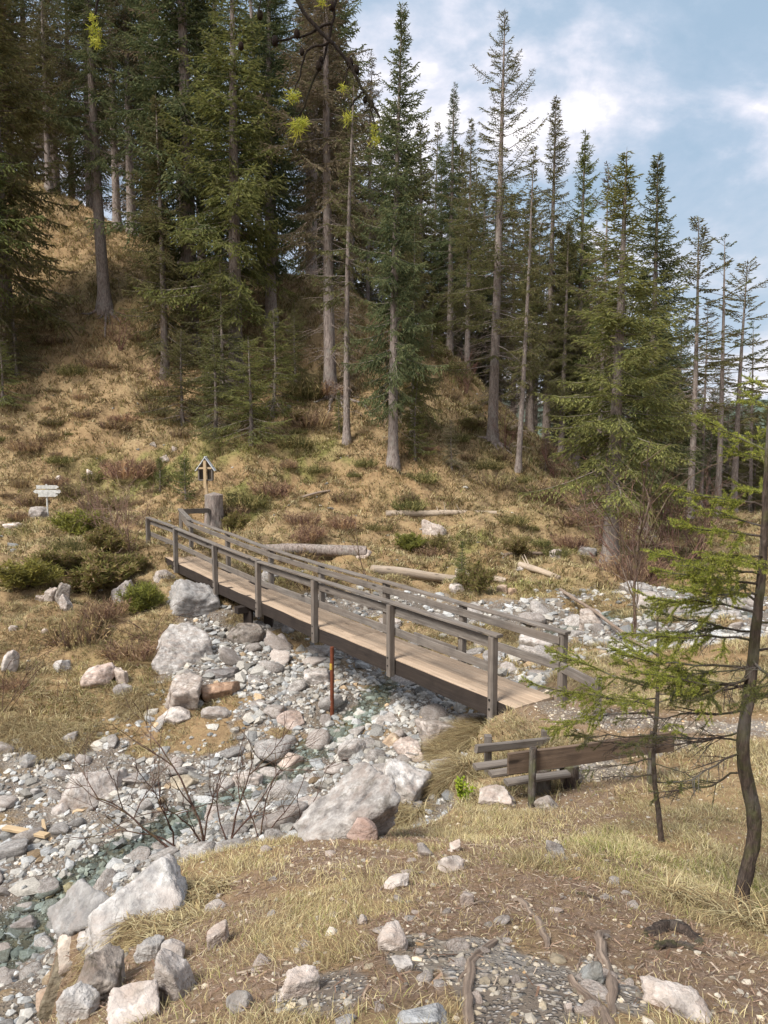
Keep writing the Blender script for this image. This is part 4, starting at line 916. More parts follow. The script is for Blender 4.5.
def spruce(seed, Ht, cb, R, prof=.85, dens=1.0, pal='dark', el0=-.25, el1=.55, droop=.22, hang=.9, tr=.28, dead=40, gap=.36, bend=.1, tw=.05, inner=.12, lat=.42, tl=.24, lean=0, name='spruce'):
    g_ = np.random.default_rng(seed); pal_ = np.array(GREEN[pal])
    bx, by = g_.normal(0, bend, 2)
    def trunk(h): t = h/Ht; return np.array([bx*math.sin(t*3.0)+lean*t*Ht*.0, by*math.sin(t*2.2+.6), h])
    hs = np.r_[-.6, -.1, .15, .5, np.linspace(1.2, Ht, 16)]; P = np.array([trunk(h) for h in hs])
    rr = tr*(1-np.clip(hs, 0, Ht)/Ht)**.85+.012; rr = rr*(1+.55*np.exp(-np.maximum(hs, 0)*2.2))
    T = MB(); tube(T, P, rr, 10, rough=.05, seed=seed)
    for k in range(int(dead*1.6)):      # dead snags on the bare lower trunk
        h = g_.uniform(.06, max(cb, .1)+.12)*Ht; az = g_.uniform(0, 6.28); l = R*g_.uniform(.15, .6); d = np.array([math.cos(az), math.sin(az), g_.uniform(-.45, .1)])
        b = trunk(h); tt = np.linspace(0, 1, 4)[:, None]; Q = b+d*l*tt+np.array([0, 0, -.18*l])*tt**2
        twigtube(T, Q, .016, .004, 3, (1.25, 1.2, 1.15))
        m = g_.integers(2, 6)
        for _ in range(m):
            s = g_.uniform(.3, 1); q = b+d*l*s; e = nrm(d+g_.normal(0, .7, 3)); twigtube(T, np.array([q, q+e*l*.2, q+e*l*.32-[0, 0, .04]]), .006, .003, 3, (1.2, 1.15, 1.1))
    Wd = MB(); Bs = []; Ds = []; Ls = []; Ws = []; Cs = []
    h = cb*Ht; 
    while h < Ht-.15:
        t = (h-cb*Ht)/(Ht*(1-cb)); n = max(2, int(round(g_.uniform(3.4, 6.2)*min(1.15, dens**.5)))); az0 = g_.uniform(0, 6.28)
        for k in range(n):
            if g_.random() > dens*1.05 and t < .93: continue
            pr = (1-t)**prof*min(1, .55+t*4.5); L = (R*pr+.12)*g_.uniform(.5, 1.2)
            az = az0+k*6.283/n+g_.normal(0, .45); hh = h+g_.uniform(-1., 1.)*gap; L *= float(np.clip(.98+1.1*fbm2(np.array([math.cos(az)*1.5+seed]), np.array([hh*.45+math.sin(az)*1.5]), 1.0, 2, seed)[0], .45, 1.35))
            el = el0+(el1-el0)*t**1.3+g_.normal(0, .16); ns = 7; s = np.linspace(0, 1, ns)
            ca, sa = math.cos(az), math.sin(az); ho = L*s*math.cos(el); z = L*(math.sin(el)*s-droop*1.6*s**1.6*(1-t*.6)+droop*1.25*s**3)
            b = trunk(min(hh, Ht)); A = np.stack([b[0]+ca*ho, b[1]+sa*ho, b[2]+z], 1); A[1:, :2] += np.cumsum(g_.normal(0, .03*L, (ns-1, 2)), 0)*.6
            twigtube(Wd, A, .008+.009*L, .003, 3)
            s0 = inner if t > .35 else inner+.18*(1-t/.35)
            nl = max(4, int(L*(1-s0)/.085)); sj = s0+(1-s0)*(np.arange(nl)+g_.random(nl)*.6)/nl; sj = np.minimum(sj, .995)
            X_ = np.array([np.interp(sj, s, A[:, c]) for c in range(3)]).T; tg = nrm(np.array([np.interp(np.minimum(sj+.05, 1), s, A[:, c])-np.interp(sj-.05, s, A[:, c]) for c in range(3)]).T)
            side = np.where(np.arange(nl) % 2 == 0, 1, -1)[:, None]*np.array([-sa, ca, 0.0])
            ll = np.minimum((lat*L*(1-sj)**.75+.10)*g_.uniform(.6, 1.2, nl), .95)
            hg = hang*g_.uniform(.1, 1.0, nl)*(1-.7*t)
            ld = nrm(tg*.55+side*g_.uniform(.5, 1.0, (nl, 1))+np.array([0, 0, -1.0])*hg[:, None])
            m = np.maximum(2, np.ceil(ll/.105).astype(int)); idx = np.repeat(np.arange(nl), m); kk = np.concatenate([np.arange(x) for x in m]); u = (kk+.2)/m[idx]
            Bq = X_[idx]+ld[idx]*(ll[idx]*u)[:, None]+np.array([0, 0, -1.0])*(hg[idx]*.25*ll[idx]*u**2)[:, None]
            sd_ = np.where(kk % 2 == 0, 1, -1)[:, None]
            pd = nrm(ld[idx]*.75+sd_*np.cross(ld[idx], [0, 0, 1.0])*g_.uniform(.2, .8, (len(idx), 1))+np.array([0, 0, -1.0])*(hang*g_.uniform(-.15, .6, len(idx))*(1-.7*t))[:, None]+g_.normal(0, .12, (len(idx), 3)))
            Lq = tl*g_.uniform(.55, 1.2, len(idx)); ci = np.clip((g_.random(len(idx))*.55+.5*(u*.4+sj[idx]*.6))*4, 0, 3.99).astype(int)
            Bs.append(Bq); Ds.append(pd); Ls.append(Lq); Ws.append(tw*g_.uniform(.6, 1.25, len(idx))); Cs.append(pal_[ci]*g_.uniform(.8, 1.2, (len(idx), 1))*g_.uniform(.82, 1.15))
            # shoots straight along the axis
            Bs.append(X_); Ds.append(tg+g_.normal(0, .1, X_.shape)); Ls.append(np.full(nl, tl*.8)); Ws.append(np.full(nl, tw*1.2)); Cs.append(pal_[g_.integers(1, 4, nl)])
        h += gap*g_.uniform(.8, 1.2)*(1-.3*t)
    F = MB(); sprays(F, np.concatenate(Bs), np.concatenate(Ds), np.concatenate(Ls), np.concatenate(Ws), np.concatenate(Cs), 0)
    # leader
    twigtube(Wd, np.array([trunk(Ht-.3), trunk(Ht)+[0, 0, .25]]), .012, .004, 3)
    return T.mesh('trunk', M['bark']), Wd.mesh('branches', M['bark']), F.mesh('crown', M['needle'], False), Ht
KINDS = dict(
 full=[spruce(1, 17, .10, 2.9, .62, 1.1, 'olive', hang=1.0, tr=.26, dead=10, tw=.055, name='a'), spruce(2, 15, .13, 2.7, .7, 1.0, 'dark', hang=.9, tr=.24, dead=14)],
 tall=[spruce(3, 26, .28, 2.8, .75, .95, 'dark', tr=.36, dead=60), spruce(4, 24, .22, 2.9, .8, .9, 'olive', tr=.33, dead=60, hang=1.1), spruce(5, 22, .3, 2.8, .7, .9, 'brown', tr=.28, dead=70)],
 green=[spruce(6, 23, .13, 2.9, .75, 1.1, 'dark', tr=.33, dead=25, hang=1.2, tw=.06), spruce(7, 20, .17, 2.8, .8, 1.05, 'fresh', tr=.29, dead=25, hang=1.1)],
 thin=[spruce(8, 21, .28, 2.0, .7, .62, 'olive', tr=.19, dead=45, gap=.42), spruce(9, 19, .4, 1.8, .6, .6, 'brown', tr=.16, dead=60, gap=.42)],
 open=[spruce(10, 19, .34, 2.7, .45, .55, 'olive', el0=.0, el1=.7, droop=.06, hang=.5, tr=.21, dead=55, gap=.38, inner=.2, lat=.36, tl=.24, tw=.06), spruce(11, 18, .45, 2.2, .4, .5, 'dark', el0=.1, el1=.8, droop=.0, hang=.2, tr=.19, dead=60, gap=.52, inner=.35, lat=.28, tl=.2, tw=.06)],
 sparsetop=[spruce(12, 27, .18, 4.3, .75, .75, 'olive', el0=-.15, el1=.75, droop=.15, hang=.7, tr=.36, dead=60, gap=.42, inner=.28, lat=.36)],
 young=[spruce(13, 6.5, .05, 1.55, .9, 1.1, 'fresh', tr=.09, dead=0, gap=.26, hang=.4, tw=.045, tl=.2), spruce(14, 8, .12, 1.9, .8, .9, 'brown', tr=.11, dead=12, gap=.3, hang=.8, tw=.045)],
 thick=[spruce(21, 8, .04, 2.5, .6, .95, 'olive', tr=.11, dead=10, gap=.27, hang=1.0, tl=.22, tw=.04), spruce(22, 7, .04, 2.2, .65, .9, 'fresh', tr=.10, dead=6, gap=.27, hang=.8, tl=.2, tw=.04)],
 low=[spruce(15, 2.2, .02, 1.0, .6, 1.0, 'fresh', tr=.05, dead=0, gap=.16, hang=.2, el0=.1, el1=.9, droop=0, tw=.04, tl=.16, bend=.03)])
def bushmesh(seed, pal, n=3600, R=.62, h=.8):
    g_ = np.random.default_rng(seed); pal = np.array(pal)*1.15; W = MB(); F = MB()
    for k in range(26):
        a = g_.uniform(0, 6.28); ex = g_.uniform(.15, 1); L = R*ex; u = np.linspace(0, 1, 6); P = np.stack([np.cos(a)*L*u, np.sin(a)*L*u, h*(1.05-.45*ex)*u**.8*g_.uniform(.6, 1.1)-.03], 1)+np.cumsum(g_.normal(0, .02, (6, 3)), 0)
        tube(W, P, np.linspace(.014, .004, 6), 4, cap=False); m = n//26; v = g_.uniform(.2, 1, m); B = np.array([np.interp(v, u, P[:, c]) for c in range(3)]).T; tg = nrm(P[-1]-P[0])
        for r in range(2):
            D = nrm(tg*.6+g_.normal(0, .6, (m, 3))+[0, 0, .25]); sprays(F, B, D, .12*g_.uniform(.5, 1.3, m), .02*g_.uniform(.6, 1.2, m), pal[g_.integers(0, len(pal), m)]*g_.uniform(.75, 1.25, (m, 1))); B = B+D*.11
    return F.mesh('foliage', M['needle'], False), W.mesh('stems', M['twig'])
BM = [bushmesh(31, [(.14, .14, .045), (.20, .17, .065), (.19, .14, .08)]), bushmesh(32, [(.13, .13, .045), (.2, .17, .07), (.2, .15, .085)]), bushmesh(33, [(.20, .19, .045), (.16, .16, .045), (.13, .12, .045)])]
def tree(kind, var, x, y, Hh, label, cat='spruce', group=None, name='spruce_tree', rot=None, wide=1.0, lean=(0, 0)):
    T, Wd, F, h0 = KINDS[kind][var % len(KINDS[kind])] if kind != 'bush' else (None, None, None, .85)
    o = empty(name, (x, y, gz(x, y)), label, cat, group, rng.uniform(0, 6.28) if rot is None else rot)
    s = Hh/h0; o.scale = (s*wide, s*wide, s); o.rotation_euler[0] = lean[0]+rng.normal(0, .012); o.rotation_euler[1] = lean[1]+rng.normal(0, .012)
    if kind == 'bush':
        s *= .8
        F, Wd = BM[var % 3]; o.scale = (s*wide, s*wide, s)
        for nm, me in (('foliage', F), ('stem', Wd)): c = bpy.data.objects.new(nm, me); COL.objects.link(c); c.parent = o
        return o
    t = bpy.data.objects.new('trunk', T); c = bpy.data.objects.new('crown', F); b = bpy.data.objects.new('branches', Wd)
    for q, p in ((t, o), (c, o), (b, c)): COL.objects.link(q); q.parent = p
    return o
def ptree(kind, var, px, pyb, pyt, label, Y=None, cat='spruce', **k):
    q = gp(px, pyb) if Y is None else gY(px, Y)
    top = at(px, pyt, q[1])[2]; return tree(kind, var, q[0], q[1], top-q[2], label, cat, **k)
# trees the photo shows one by one
ptree('tall', 0, 107, 308, -150, 'tall spruce with thick flared grey trunk and exposed roots high on the left slope')
ptree('tall', 1, 62, 235, -60, 'spruce with thin pale trunk behind the thick flared trunk at upper left', Y=50)
ptree('green', 0, 194, 325, -230, 'tall dark green spruce with straight brown trunk in the left stand', Y=38, wide=1.15)
ptree('full', 0, 165, 376, 95, 'middle sized spruce with slim bare trunk below a green crown on the left slope', wide=1.0)
ptree('green', 1, 238, 400, -90, 'spruce with bright drooping foliage right of the dark green spruce', Y=36, wide=1.15)
ptree('green', 0, 275, 345, -60, 'broad dark spruce left of the pair of bare trunks', Y=40, wide=1.1)
ptree('full', 0, 15, 285, -120, 'olive spruce with wide drooping branches at the left edge', Y=38, wide=1.0)
ptree('green', 1, -40, 350, -180, 'green spruce half outside the left edge of the view', Y=35, wide=1.1)
ptree('tall', 2, 332, 392, -110, 'tall spruce with dark trunk standing on the exposed root bank')
ptree('thin', 0, 347, 441, 62, 'slender spruce with one pale straight trunk in front of the root bank')
ptree('tall', 1, 312, 330, -20, 'tall spruce behind the pair of bare trunks', Y=45)
ptree('green', 0, 394, 466, 4, 'tall narrow spruce with dense pointed top against the open sky', wide=.82)
ptree('full', 0, 412, 440, 215, 'smaller olive spruce growing close right of the tall narrow spruce', Y=32, wide=.7)
ptree('tall', 0, 448, 380, 84, 'dark spruce with pointed top between the two tallest tops', Y=46, wide=1.0)
ptree('sparsetop', 0, 492, 441, 8, 'tallest spruce with airy see-through top and thick trunk on the slope edge', wide=.95)
ptree('tall', 1, 466, 370, 120, 'dense dark spruce just left of the tallest airy spruce', Y=44, wide=.9)
ptree('thin', 0, 519, 470, 150, 'slender spruce with thin brown trunk right of the tallest airy spruce')
ptree('tall', 1, 545, 420, 102, 'spruce behind the slender one with thin top beside the tallest', Y=44, wide=.95)
ptree('tall', 1, 530, 430, 190, 'olive green spruce with long crown standing on the ridge', Y=44, wide=.95)
ptree('green', 1, 575, 440, 132, 'dense spruce with slim pointed top in the middle of the ridge', Y=44, wide=.85)
ptree('thin', 1, 598, 450, 168, 'thin half bare spruce between the slim pointed top and the double spruce', Y=36)
ptree('green', 1, 609, 568, 150, 'large bushy spruce with low dark trunk on the slope foot at right', wide=1.35)
ptree('green', 0, 645, 505, 158, 'second top of the double spruce leaning close to the large bushy one', Y=31, wide=1.0)
ptree('tall', 1, 560, 470, 225, 'shorter olive spruce left of the large bushy spruce', Y=43, wide=1.0)
ptree('open', 0, 689, 516, 218, 'open spruce with upswept branches and tall bare trunk at right', wide=1.1)
ptree('open', 1, 716, 518, 238, 'open spruce with paired trunk next to the tall upswept one', wide=1.1)
ptree('open', 0, 735, 520, 262, 'open spruce with upswept branches third from the large bushy spruce', Y=41, wide=1.2)
ptree('open', 1, 752, 525, 322, 'short open spruce at the right edge against pale cloud', Y=44)
ptree('open', 0, 775, 525, 345, 'open spruce cut by the right edge of the view', Y=43)
ptree('thin', 1, 703, 520, 300, 'thin grey half dead trunk among the open spruces', Y=44)
ptree('full', 1, 728, 522, 400, 'low dark spruce filling the gap under the open spruces', Y=48, wide=1.3)
# companions packed along the ridge, told apart only by the part of the stand they stand in
def stand(n, x0, x1, Y0, Y1, topf, kinds, label, group, wide=(.85, 1.15)):
    for i in range(n):
        px = x0+(x1-x0)*(i+rng.uniform(.1, .9))/n; Y = rng.uniform(Y0, Y1); k = kinds[rng.integers(len(kinds))]
        ptree(k, int(rng.integers(3)), px, 0, topf(px)+rng.uniform(-15, 35), label, Y=Y, group=group, wide=rng.uniform(*wide))
stand(10, -60, 130, 48, 66, lambda x: -130+.0*x, ['tall', 'tall', 'thin', 'full'], 'slim spruce in the crowded stand behind the left skyline', 'spruces behind the left skyline')
stand(9, 120, 345, 43, 62, lambda x: -130, ['tall', 'tall', 'green', 'thin'], 'tall spruce in the dense stand left of the tall narrow spruce', 'spruces of the dense left stand')
stand(11, 335, 460, 46, 60, lambda x: 70 if x < 375 else 130, ['tall', 'full', 'thin'], 'spruce behind the crest between the two tallest tops', 'spruces behind the middle crest')
stand(14, 445, 570, 46, 62, lambda x: 140+(x-450)*.75, ['tall', 'tall', 'thin'], 'spruce behind the crest right of the tallest airy spruce', 'spruces behind the right crest')
stand(13, 560, 680, 42, 58, lambda x: 235+(x-560)*.7, ['full', 'tall', 'full', 'green'], 'spruce behind the large bushy spruce on the falling ridge', 'spruces behind the bushy spruce')
stand(30, 670, 810, 42, 66, lambda x: 370+(x-670)*.35, ['tall', 'thin', 'full', 'full'], 'dark slim trunked spruce in the wood behind the open spruces', 'spruces behind the open trees')
# undergrowth spruces on the slope
for px, py, top, kd, v, wd, lab in [
 (215,436,330,'thick',0,1.35,'brownish bushy young spruce at the front of the left thicket'),(250,444,340,'thick',1,1.3,'green young spruce at the right of the left thicket'),
 (184,424,330,'thick',0,1.3,'low dark young spruce at the left of the thicket'),(272,418,310,'thick',1,1.2,'young spruce between the thicket and the bare trunk pair'),
 (222,398,262,'thick',0,1.2,'taller young spruce behind the left thicket'),(18,376,300,'thick',0,1.5,'dark low spruce under the wide drooping tree at left'),
 (3,405,340,'thick',1,1.4,'green low spruce at the left edge above the signpost'),(415,462,375,'young',0,.9,'light green young spruce beside the base of the tall narrow spruce'),
 (432,356,300,'thick',1,1.2,'bright young spruce on the crest left of the tallest tree'),(452,470,420,'young',1,1.3,'brownish young spruce below the tallest tree'),
 (340,432,390,'young',0,.8,'little spruce behind the pale straight trunk'),(297,388,310,'thick',0,1.1,'young spruce left of the exposed root bank'),
 (545,474,430,'young',1,1.2,'young spruce under the bushy trees on the right slope'),(585,520,470,'young',1,1.4,'small brown spruce left of the low dark trunk'),
 (664,530,410,'thick',0,1.3,'green young spruce right of the large bushy spruce'),(640,506,400,'thick',1,1.3,'young spruce just behind the low dark trunk'),
 (463,590,541,'young',0,1.05,'small round spruce bush beside the grey stone above the creek'),(478,592,556,'bush',0,1.0,'lower green bush right of the small round spruce'),
 (518,556,530,'bush',1,1.3,'low green bush on the slope above the dark log'),(410,552,528,'bush',2,1.3,'yellow green low bush left of the light grey boulder'),
 (440,556,530,'bush',0,1.0,'small spruce between boulder and round bush'),(470,432,414,'bush',1,1.6,'round low spruce at the foot of the crest'),
 (160,492,458,'low',0,.55,'left of two pine seedlings above the shrubs'),(186,500,458,'low',0,.7,'right of two pine seedlings beside the wayside box'),
 (78,535,503,'bush',2,1.5,'bright yellow green low spruce right of the signpost'),(108,552,520,'bush',0,1.6,'olive low spruce between the signpost and the bridge'),
 (62,572,542,'bush',1,1.9,'spreading low spruce above the stone pile'),(25,588,552,'bush',2,1.9,'spreading low spruce at the left edge above the stones'),
 (95,590,545,'bush',0,1.9,'dark spreading low spruce left of the bridge end'),(130,580,545,'bush',1,1.6,'low spruce close to the far bridge end'),(142,612,575,'bush',2,1.2,'small green bush behind the large block boulder'),
 (236,530,508,'bush',0,1.2,'yellow green bush right of the tall stump'),(300,425,405,'bush',1,1.2,'little dark bush left of the pale straight trunk'),(350,395,330,'young',1,.9,'young brown spruce on the root bank'),
 ]: ptree(kd, v, px, py, top, lab, cat='young spruce' if kd in ('young', 'thick') else 'bush', name='young_spruce' if kd in ('young', 'thick') else 'low_bush', wide=wd)
# ------------------------------------------------------------------ dwarf shrub clumps (heather, bilberry)
def clump(seed, n=230, R=.75, h=.42, cols=((.13, .09, .065), (.2, .145, .09), (.32, .25, .14), (.18, .155, .075))):
    g_ = np.random.default_rng(seed); az = g_.uniform(0, 6.28, n); rad = np.sqrt(g_.random(n))*R*.7; B = np.stack([np.cos(az)*rad, np.sin(az)*rad, -.05+0*az], 1)
    D = np.stack([np.cos(az)*rad/R*1.1, np.sin(az)*rad/R*1.1, np.ones(n)], 1)+g_.normal(0, .3, (n, 3)); L = h*g_.uniform(.5, 1.15, n); mb = MB()
    c = np.array(cols)[g_.integers(0, len(cols), n)]*g_.uniform(.7, 1.25, (n, 1)); sprays(mb, B, D, L, np.full(n, .022), c)
    for k in range(3):
        q = B+nrm(D)*(L*g_.uniform(.3, .9, n))[:, None]; sprays(mb, q, D*.4+g_.normal(0, .6, (n, 3)), L*.35, np.full(n, .02), c*g_.uniform(.9, 1.3))
    return mb.mesh('shrub_clump', M['needle'], False)
CL = [clump(1), clump(2, cols=((.16, .10, .075), (.26, .18, .12), (.34, .25, .15))), clump(3, cols=((.10, .10, .04), (.16, .15, .06), (.28, .24, .11)))]
spots = [(25,450),(60,455),(60,465),(28,505),(20,520),(70,497),(145,505),(140,470),(100,620),(80,640),(130,655),(10,500),(105,470),(215,400),(285,470),(290,450),(325,470),(350,480),(370,470),(340,500),(420,480),(380,530),(300,520),(310,535),(560,520),(590,500),(540,500),(520,490),(630,545),(480,425),(500,460),(530,530),(405,500),(455,440),(425,425),(600,530),(570,545),(120,430),(150,415),(180,440),(90,400),(50,395),(30,365),(70,380),(110,370),(140,340),(60,330),(45,410),(160,395),(300,400),(312,420),(380,420),(430,390),(450,400),(470,410),(400,385),(545,455),(575,490),(575,475),(620,520),(10,430),(320,585),(355,598),(420,590),(405,605),(600,590),(630,575),(250,505),(275,500),(130,715),(140,690),(15,690)]
rs = np.random.default_rng(77)
spots += [(rs.uniform(0, 640), rs.uniform(335, 560)) for _ in range(70)]
for px, py in spots:
    if creekness(*[np.array([v]) for v in gp(px, py)[:2]])[0] > .4: continue
    q = gp(px+rng.normal(0, 3), py+rng.normal(0, 2)); o = bpy.data.objects.new('heather_clump', CL[rng.integers(3)]); COL.objects.link(o); s = rng.lognormal(-.12, .35)*(1 if q[1] > 18 else .7)
    o.location = q; s *= .85; o.scale = (s*1.1, s, s*rng.uniform(.9, 1.5)); o.rotation_euler = (0, 0, rng.uniform(0, 6))
    z = 'upper left slope' if py < 480 and px < 260 else 'slope below the middle trees' if px < 480 and py < 540 else 'right slope' if px >= 480 else 'left bank by the creek'
    tag(o, 'low dark heather clump on the '+z, 'heather', 'heather clumps on the '+z)
# ------------------------------------------------------------------ near saplings with single needles
def needles(mb, P, per_m, ln, wd, cols, up=.25):
    """needles along a twig polyline P"""
    P = np.asarray(P); sg = np.linalg.norm(np.diff(P, axis=0), axis=1); s = np.r_[0, np.cumsum(sg)]; n = int(s[-1]*per_m)
    if n < 3: return
    u = rng.uniform(0, s[-1], n); B = np.array([np.interp(u, s, P[:, c]) for c in range(3)]).T
    tg = nrm(np.array([np.interp(np.minimum(u+.01, s[-1]), s, P[:, c])-np.interp(np.maximum(u-.01, 0), s, P[:, c]) for c in range(3)]).T)
    r = rng.normal(size=(n, 3)); r = nrm(r-(r*tg).sum(1, keepdims=True)*tg); r[:, 2] += up; D = nrm(r+tg*rng.uniform(.4, 1.0, (n, 1)))
    L = ln*rng.uniform(.6, 1.15, n)[:, None]; S = nrm(np.cross(D, rng.normal(size=(n, 3))))*wd*.5
    C = np.asarray(cols)[rng.integers(0, len(cols), n)]*rng.uniform(.8, 1.2, (n, 1))
    mb.add(np.stack([B-S, B+S, B+D*L], 1).reshape(-1, 3), None, np.arange(n*3).reshape(-1, 3), np.repeat(C, 3, 0))
NG = [(.18, .21, .04), (.30, .32, .055), (.42, .41, .09), (.14, .165, .035)]; ND = [(.08, .09, .03), (.12, .13, .04), (.16, .16, .05)]
def near_spruce(name, poly, radii, label, specs, seed, leader_need=True):
    """specs: list of (t along trunk, azimuth deg (0 = right, 90 = away, 180 = left), length, elevation, droop, leafy-from, palette)"""
    P = np.array(poly); s = np.cumsum(np.r_[0, np.linalg.norm(np.diff(P, axis=0), axis=1)]); tt = np.linspace(0, s[-1], 40)
    Q = np.array([np.interp(tt, s, P[:, c]) for c in range(3)]).T
    for _ in range(6): Q[1:-1] = (Q[:-2]+2*Q[1:-1]+Q[2:])/4
    Q[:, :2] += np.stack([fbm2(tt*3+seed, tt*0, 1.0, 3, seed), fbm2(tt*3, tt*0+seed, 1.0, 3, seed+3)], 1)*.012
    R = np.interp(np.linspace(0, 1, 40), np.linspace(0, 1, len(radii)), radii)
    root = empty(name, Q[0], label, 'sapling'); o0 = Q[0]
    mb = MB(); tube(mb, Q-o0, R, 12, rough=.22, seed=seed); mb.build('trunk', M['darkbark'], root)
    bw = MB(); nd = MB()
    if leader_need: needles(nd, Q[-7:]-o0, 900, .013, .0022, NG, .3)
    for (t, az, L, el, dr, lf, pal) in specs:
        b = np.array([np.interp(t*tt[-1], tt, Q[:, c]) for c in range(3)])-o0; a = math.radians(az); ca, sa = math.cos(a), math.sin(a)
        u = np.linspace(0, 1, 9); e = math.radians(el); A = np.stack([b[0]+ca*L*u*math.cos(e), b[1]+sa*L*u*math.cos(e), b[2]+L*(u*math.sin(e)-dr*u**1.5+dr*.9*u**3)], 1)
        A[1:] += np.cumsum(rng.normal(0, .014*L, (8, 3)), 0); r0 = .0035+.006*L; tube(bw, A, np.linspace(r0, .0018, 9), 5, cap=False, rough=.2, seed=seed)
        cols = NG if pal == 1 else ND
        if lf < 1:
            k0 = int(lf*8); needles(nd, A[k0:], 1200 if pal else 900, .019, .0032, cols)
        n = int(L/.034); 
        for j in range(n):
            v = rng.uniform(.18, .97); q = np.array([np.interp(v, u, A[:, c]) for c in range(3)]); tg = nrm(A[min(8, int(v*8)+1)]-A[int(v*8)])
            sd_ = (1 if j % 2 else -1)*np.array([-sa, ca, 0]); d = nrm(tg*.8+sd_*rng.uniform(.5, 1.1)+np.array([0, 0, rng.uniform(-.45, .2)]))
            l = (.42*L*(1-v)**.7+.05)*rng.uniform(.5, 1.1); w = np.linspace(0, 1, 5)[:, None]; Tw = q+d*l*w+np.array([0, 0, -.18*l])*w**2+np.array([0, 0, .1*l])*w**3
            tube(bw, Tw, np.linspace(.0028, .0012, 5), 4, cap=False)
            leafy = v > lf*.85 and rng.random() < (.95 if pal else .75)
            if leafy: needles(nd, Tw, 1200 if pal else 1000, .018, .0032, cols)
            for m in range(int(l/.05)):
                x = rng.uniform(.25, .95); q2 = q+d*l*x; d2 = nrm(d*.7+rng.normal(0, .55, 3)+[0, 0, -.1]); l2 = l*.38*rng.uniform(.4, 1); T2 = np.array([q2, q2+d2*l2*.5, q2+d2*l2-[0, 0, .1*l2]])
                tube(bw, T2, [.0017, .0013, .001], 3, cap=False)
                if leafy: needles(nd, T2, 1200 if pal else 1000, .016, .0030, cols)
    bo = bw.build('branches', M['darkbark'], root); nd.build('needles', M['nearneedle'], root, smooth=False)
    return root
q = gp(662, 842); Y = q[1]
p1 = [q-[0, 0, .06]]+[at(x, y, Y) for x, y in ((657, 800), (653, 760), (656, 720), (657, 680), (657, 650), (658, 618))]
LF = 180
sp1 = [(.62, 178, 1.0, 12, .10, .35, 1), (.70, 168, .95, 22, .10, .25, 1), (.60, 195, .95, 0, .05, .5, 1), (.74, 200, .55, 25, .05, .2, 1), (.78, 150, .45, 28, .0, .15, 1), (.66, 215, .6, 10, .1, .3, 1),
 (.50, 185, .72, 4, .08, .55, 0), (.45, 160, .55, 0, .1, .8, 0), (.52, 225, .5, -5, .1, .5, 0), (.40, 190, .6, -6, -.02, 1, 0), (.33, 170, .5, -8, 0, 1, 0),
 (.64, 0, .32, 20, .05, .2, 1), (.72, 20, .30, 25, 0, .1, 1), (.68, -40, .35, 15, .05, .2, 1), (.80, 60, .25, 30, 0, .1, 1), (.82, -20, .2, 35, 0, .1, 1), (.84, 190, .3, 30, 0, .1, 1),
 (.48, 10, .35, 0, .05, .6, 0), (.38, -30, .4, -10, 0, 1, 0), (.30, 15, .42, -15, 0, 1, 0), (.22, -10, .35, 20, 0, 1, 0), (.56, 90, .5, 10, .05, .4, 1), (.58, -90, .45, 10, .05, .4, 1)]
near_spruce('spruce_sapling', p1, [.028, .022, .019, .017, .015, .012, .008], 'slim dark stemmed spruce sapling growing in front of the bench back', sp1, 3)
q = gp(738, 912); Y = q[1]
p2 = [q-[0, 0, .08]]+[at(x, y, Y) for x, y in ((741, 890), (748, 868), (757, 838), (754, 805), (744, 775), (741, 745), (747, 700), (754, 650), (760, 600), (764, 550), (766, 500), (768, 440), (770, 380))]
sp2 = []
for i, t in enumerate(np.linspace(.46, .80, 21)):
    az = [180, 205, 165, 230, 20, 190, 150, -30, 175, 80, 215][i % 11]+rng.normal(0, 10); L = (1.0-.75*(t-.5)/.5)*rng.uniform(.7, 1.0)*.95
    sp2.append((t, az, L, 4+30*(t-.5), .12, .25, 1 if t > .62 or i % 3 else 0))
for i, t in enumerate(np.linspace(.81, .985, 11)): sp2.append((t, [20, -50, 70, 0, 120, -90][i % 6]+rng.normal(0, 15), .62-2.4*(t-.8)+.02, 28, .06, .1, 1))
for i, t in enumerate([.30, .34, .38, .42, .45, .48, .36, .47, .5]): sp2.append((t, [185, 200, 165, 175, 10, 215, 150, 190, 180][i], rng.uniform(.4, .75), -8, .12, .55 if i > 3 else 1, 0))
near_spruce('young_spruce', p2, [.048, .040, .038, .039, .036, .034, .031, .028, .025, .022, .018, .015, .012, .008], 'near young spruce with crooked dark trunk and light green needles at the right edge', sp2, 8)
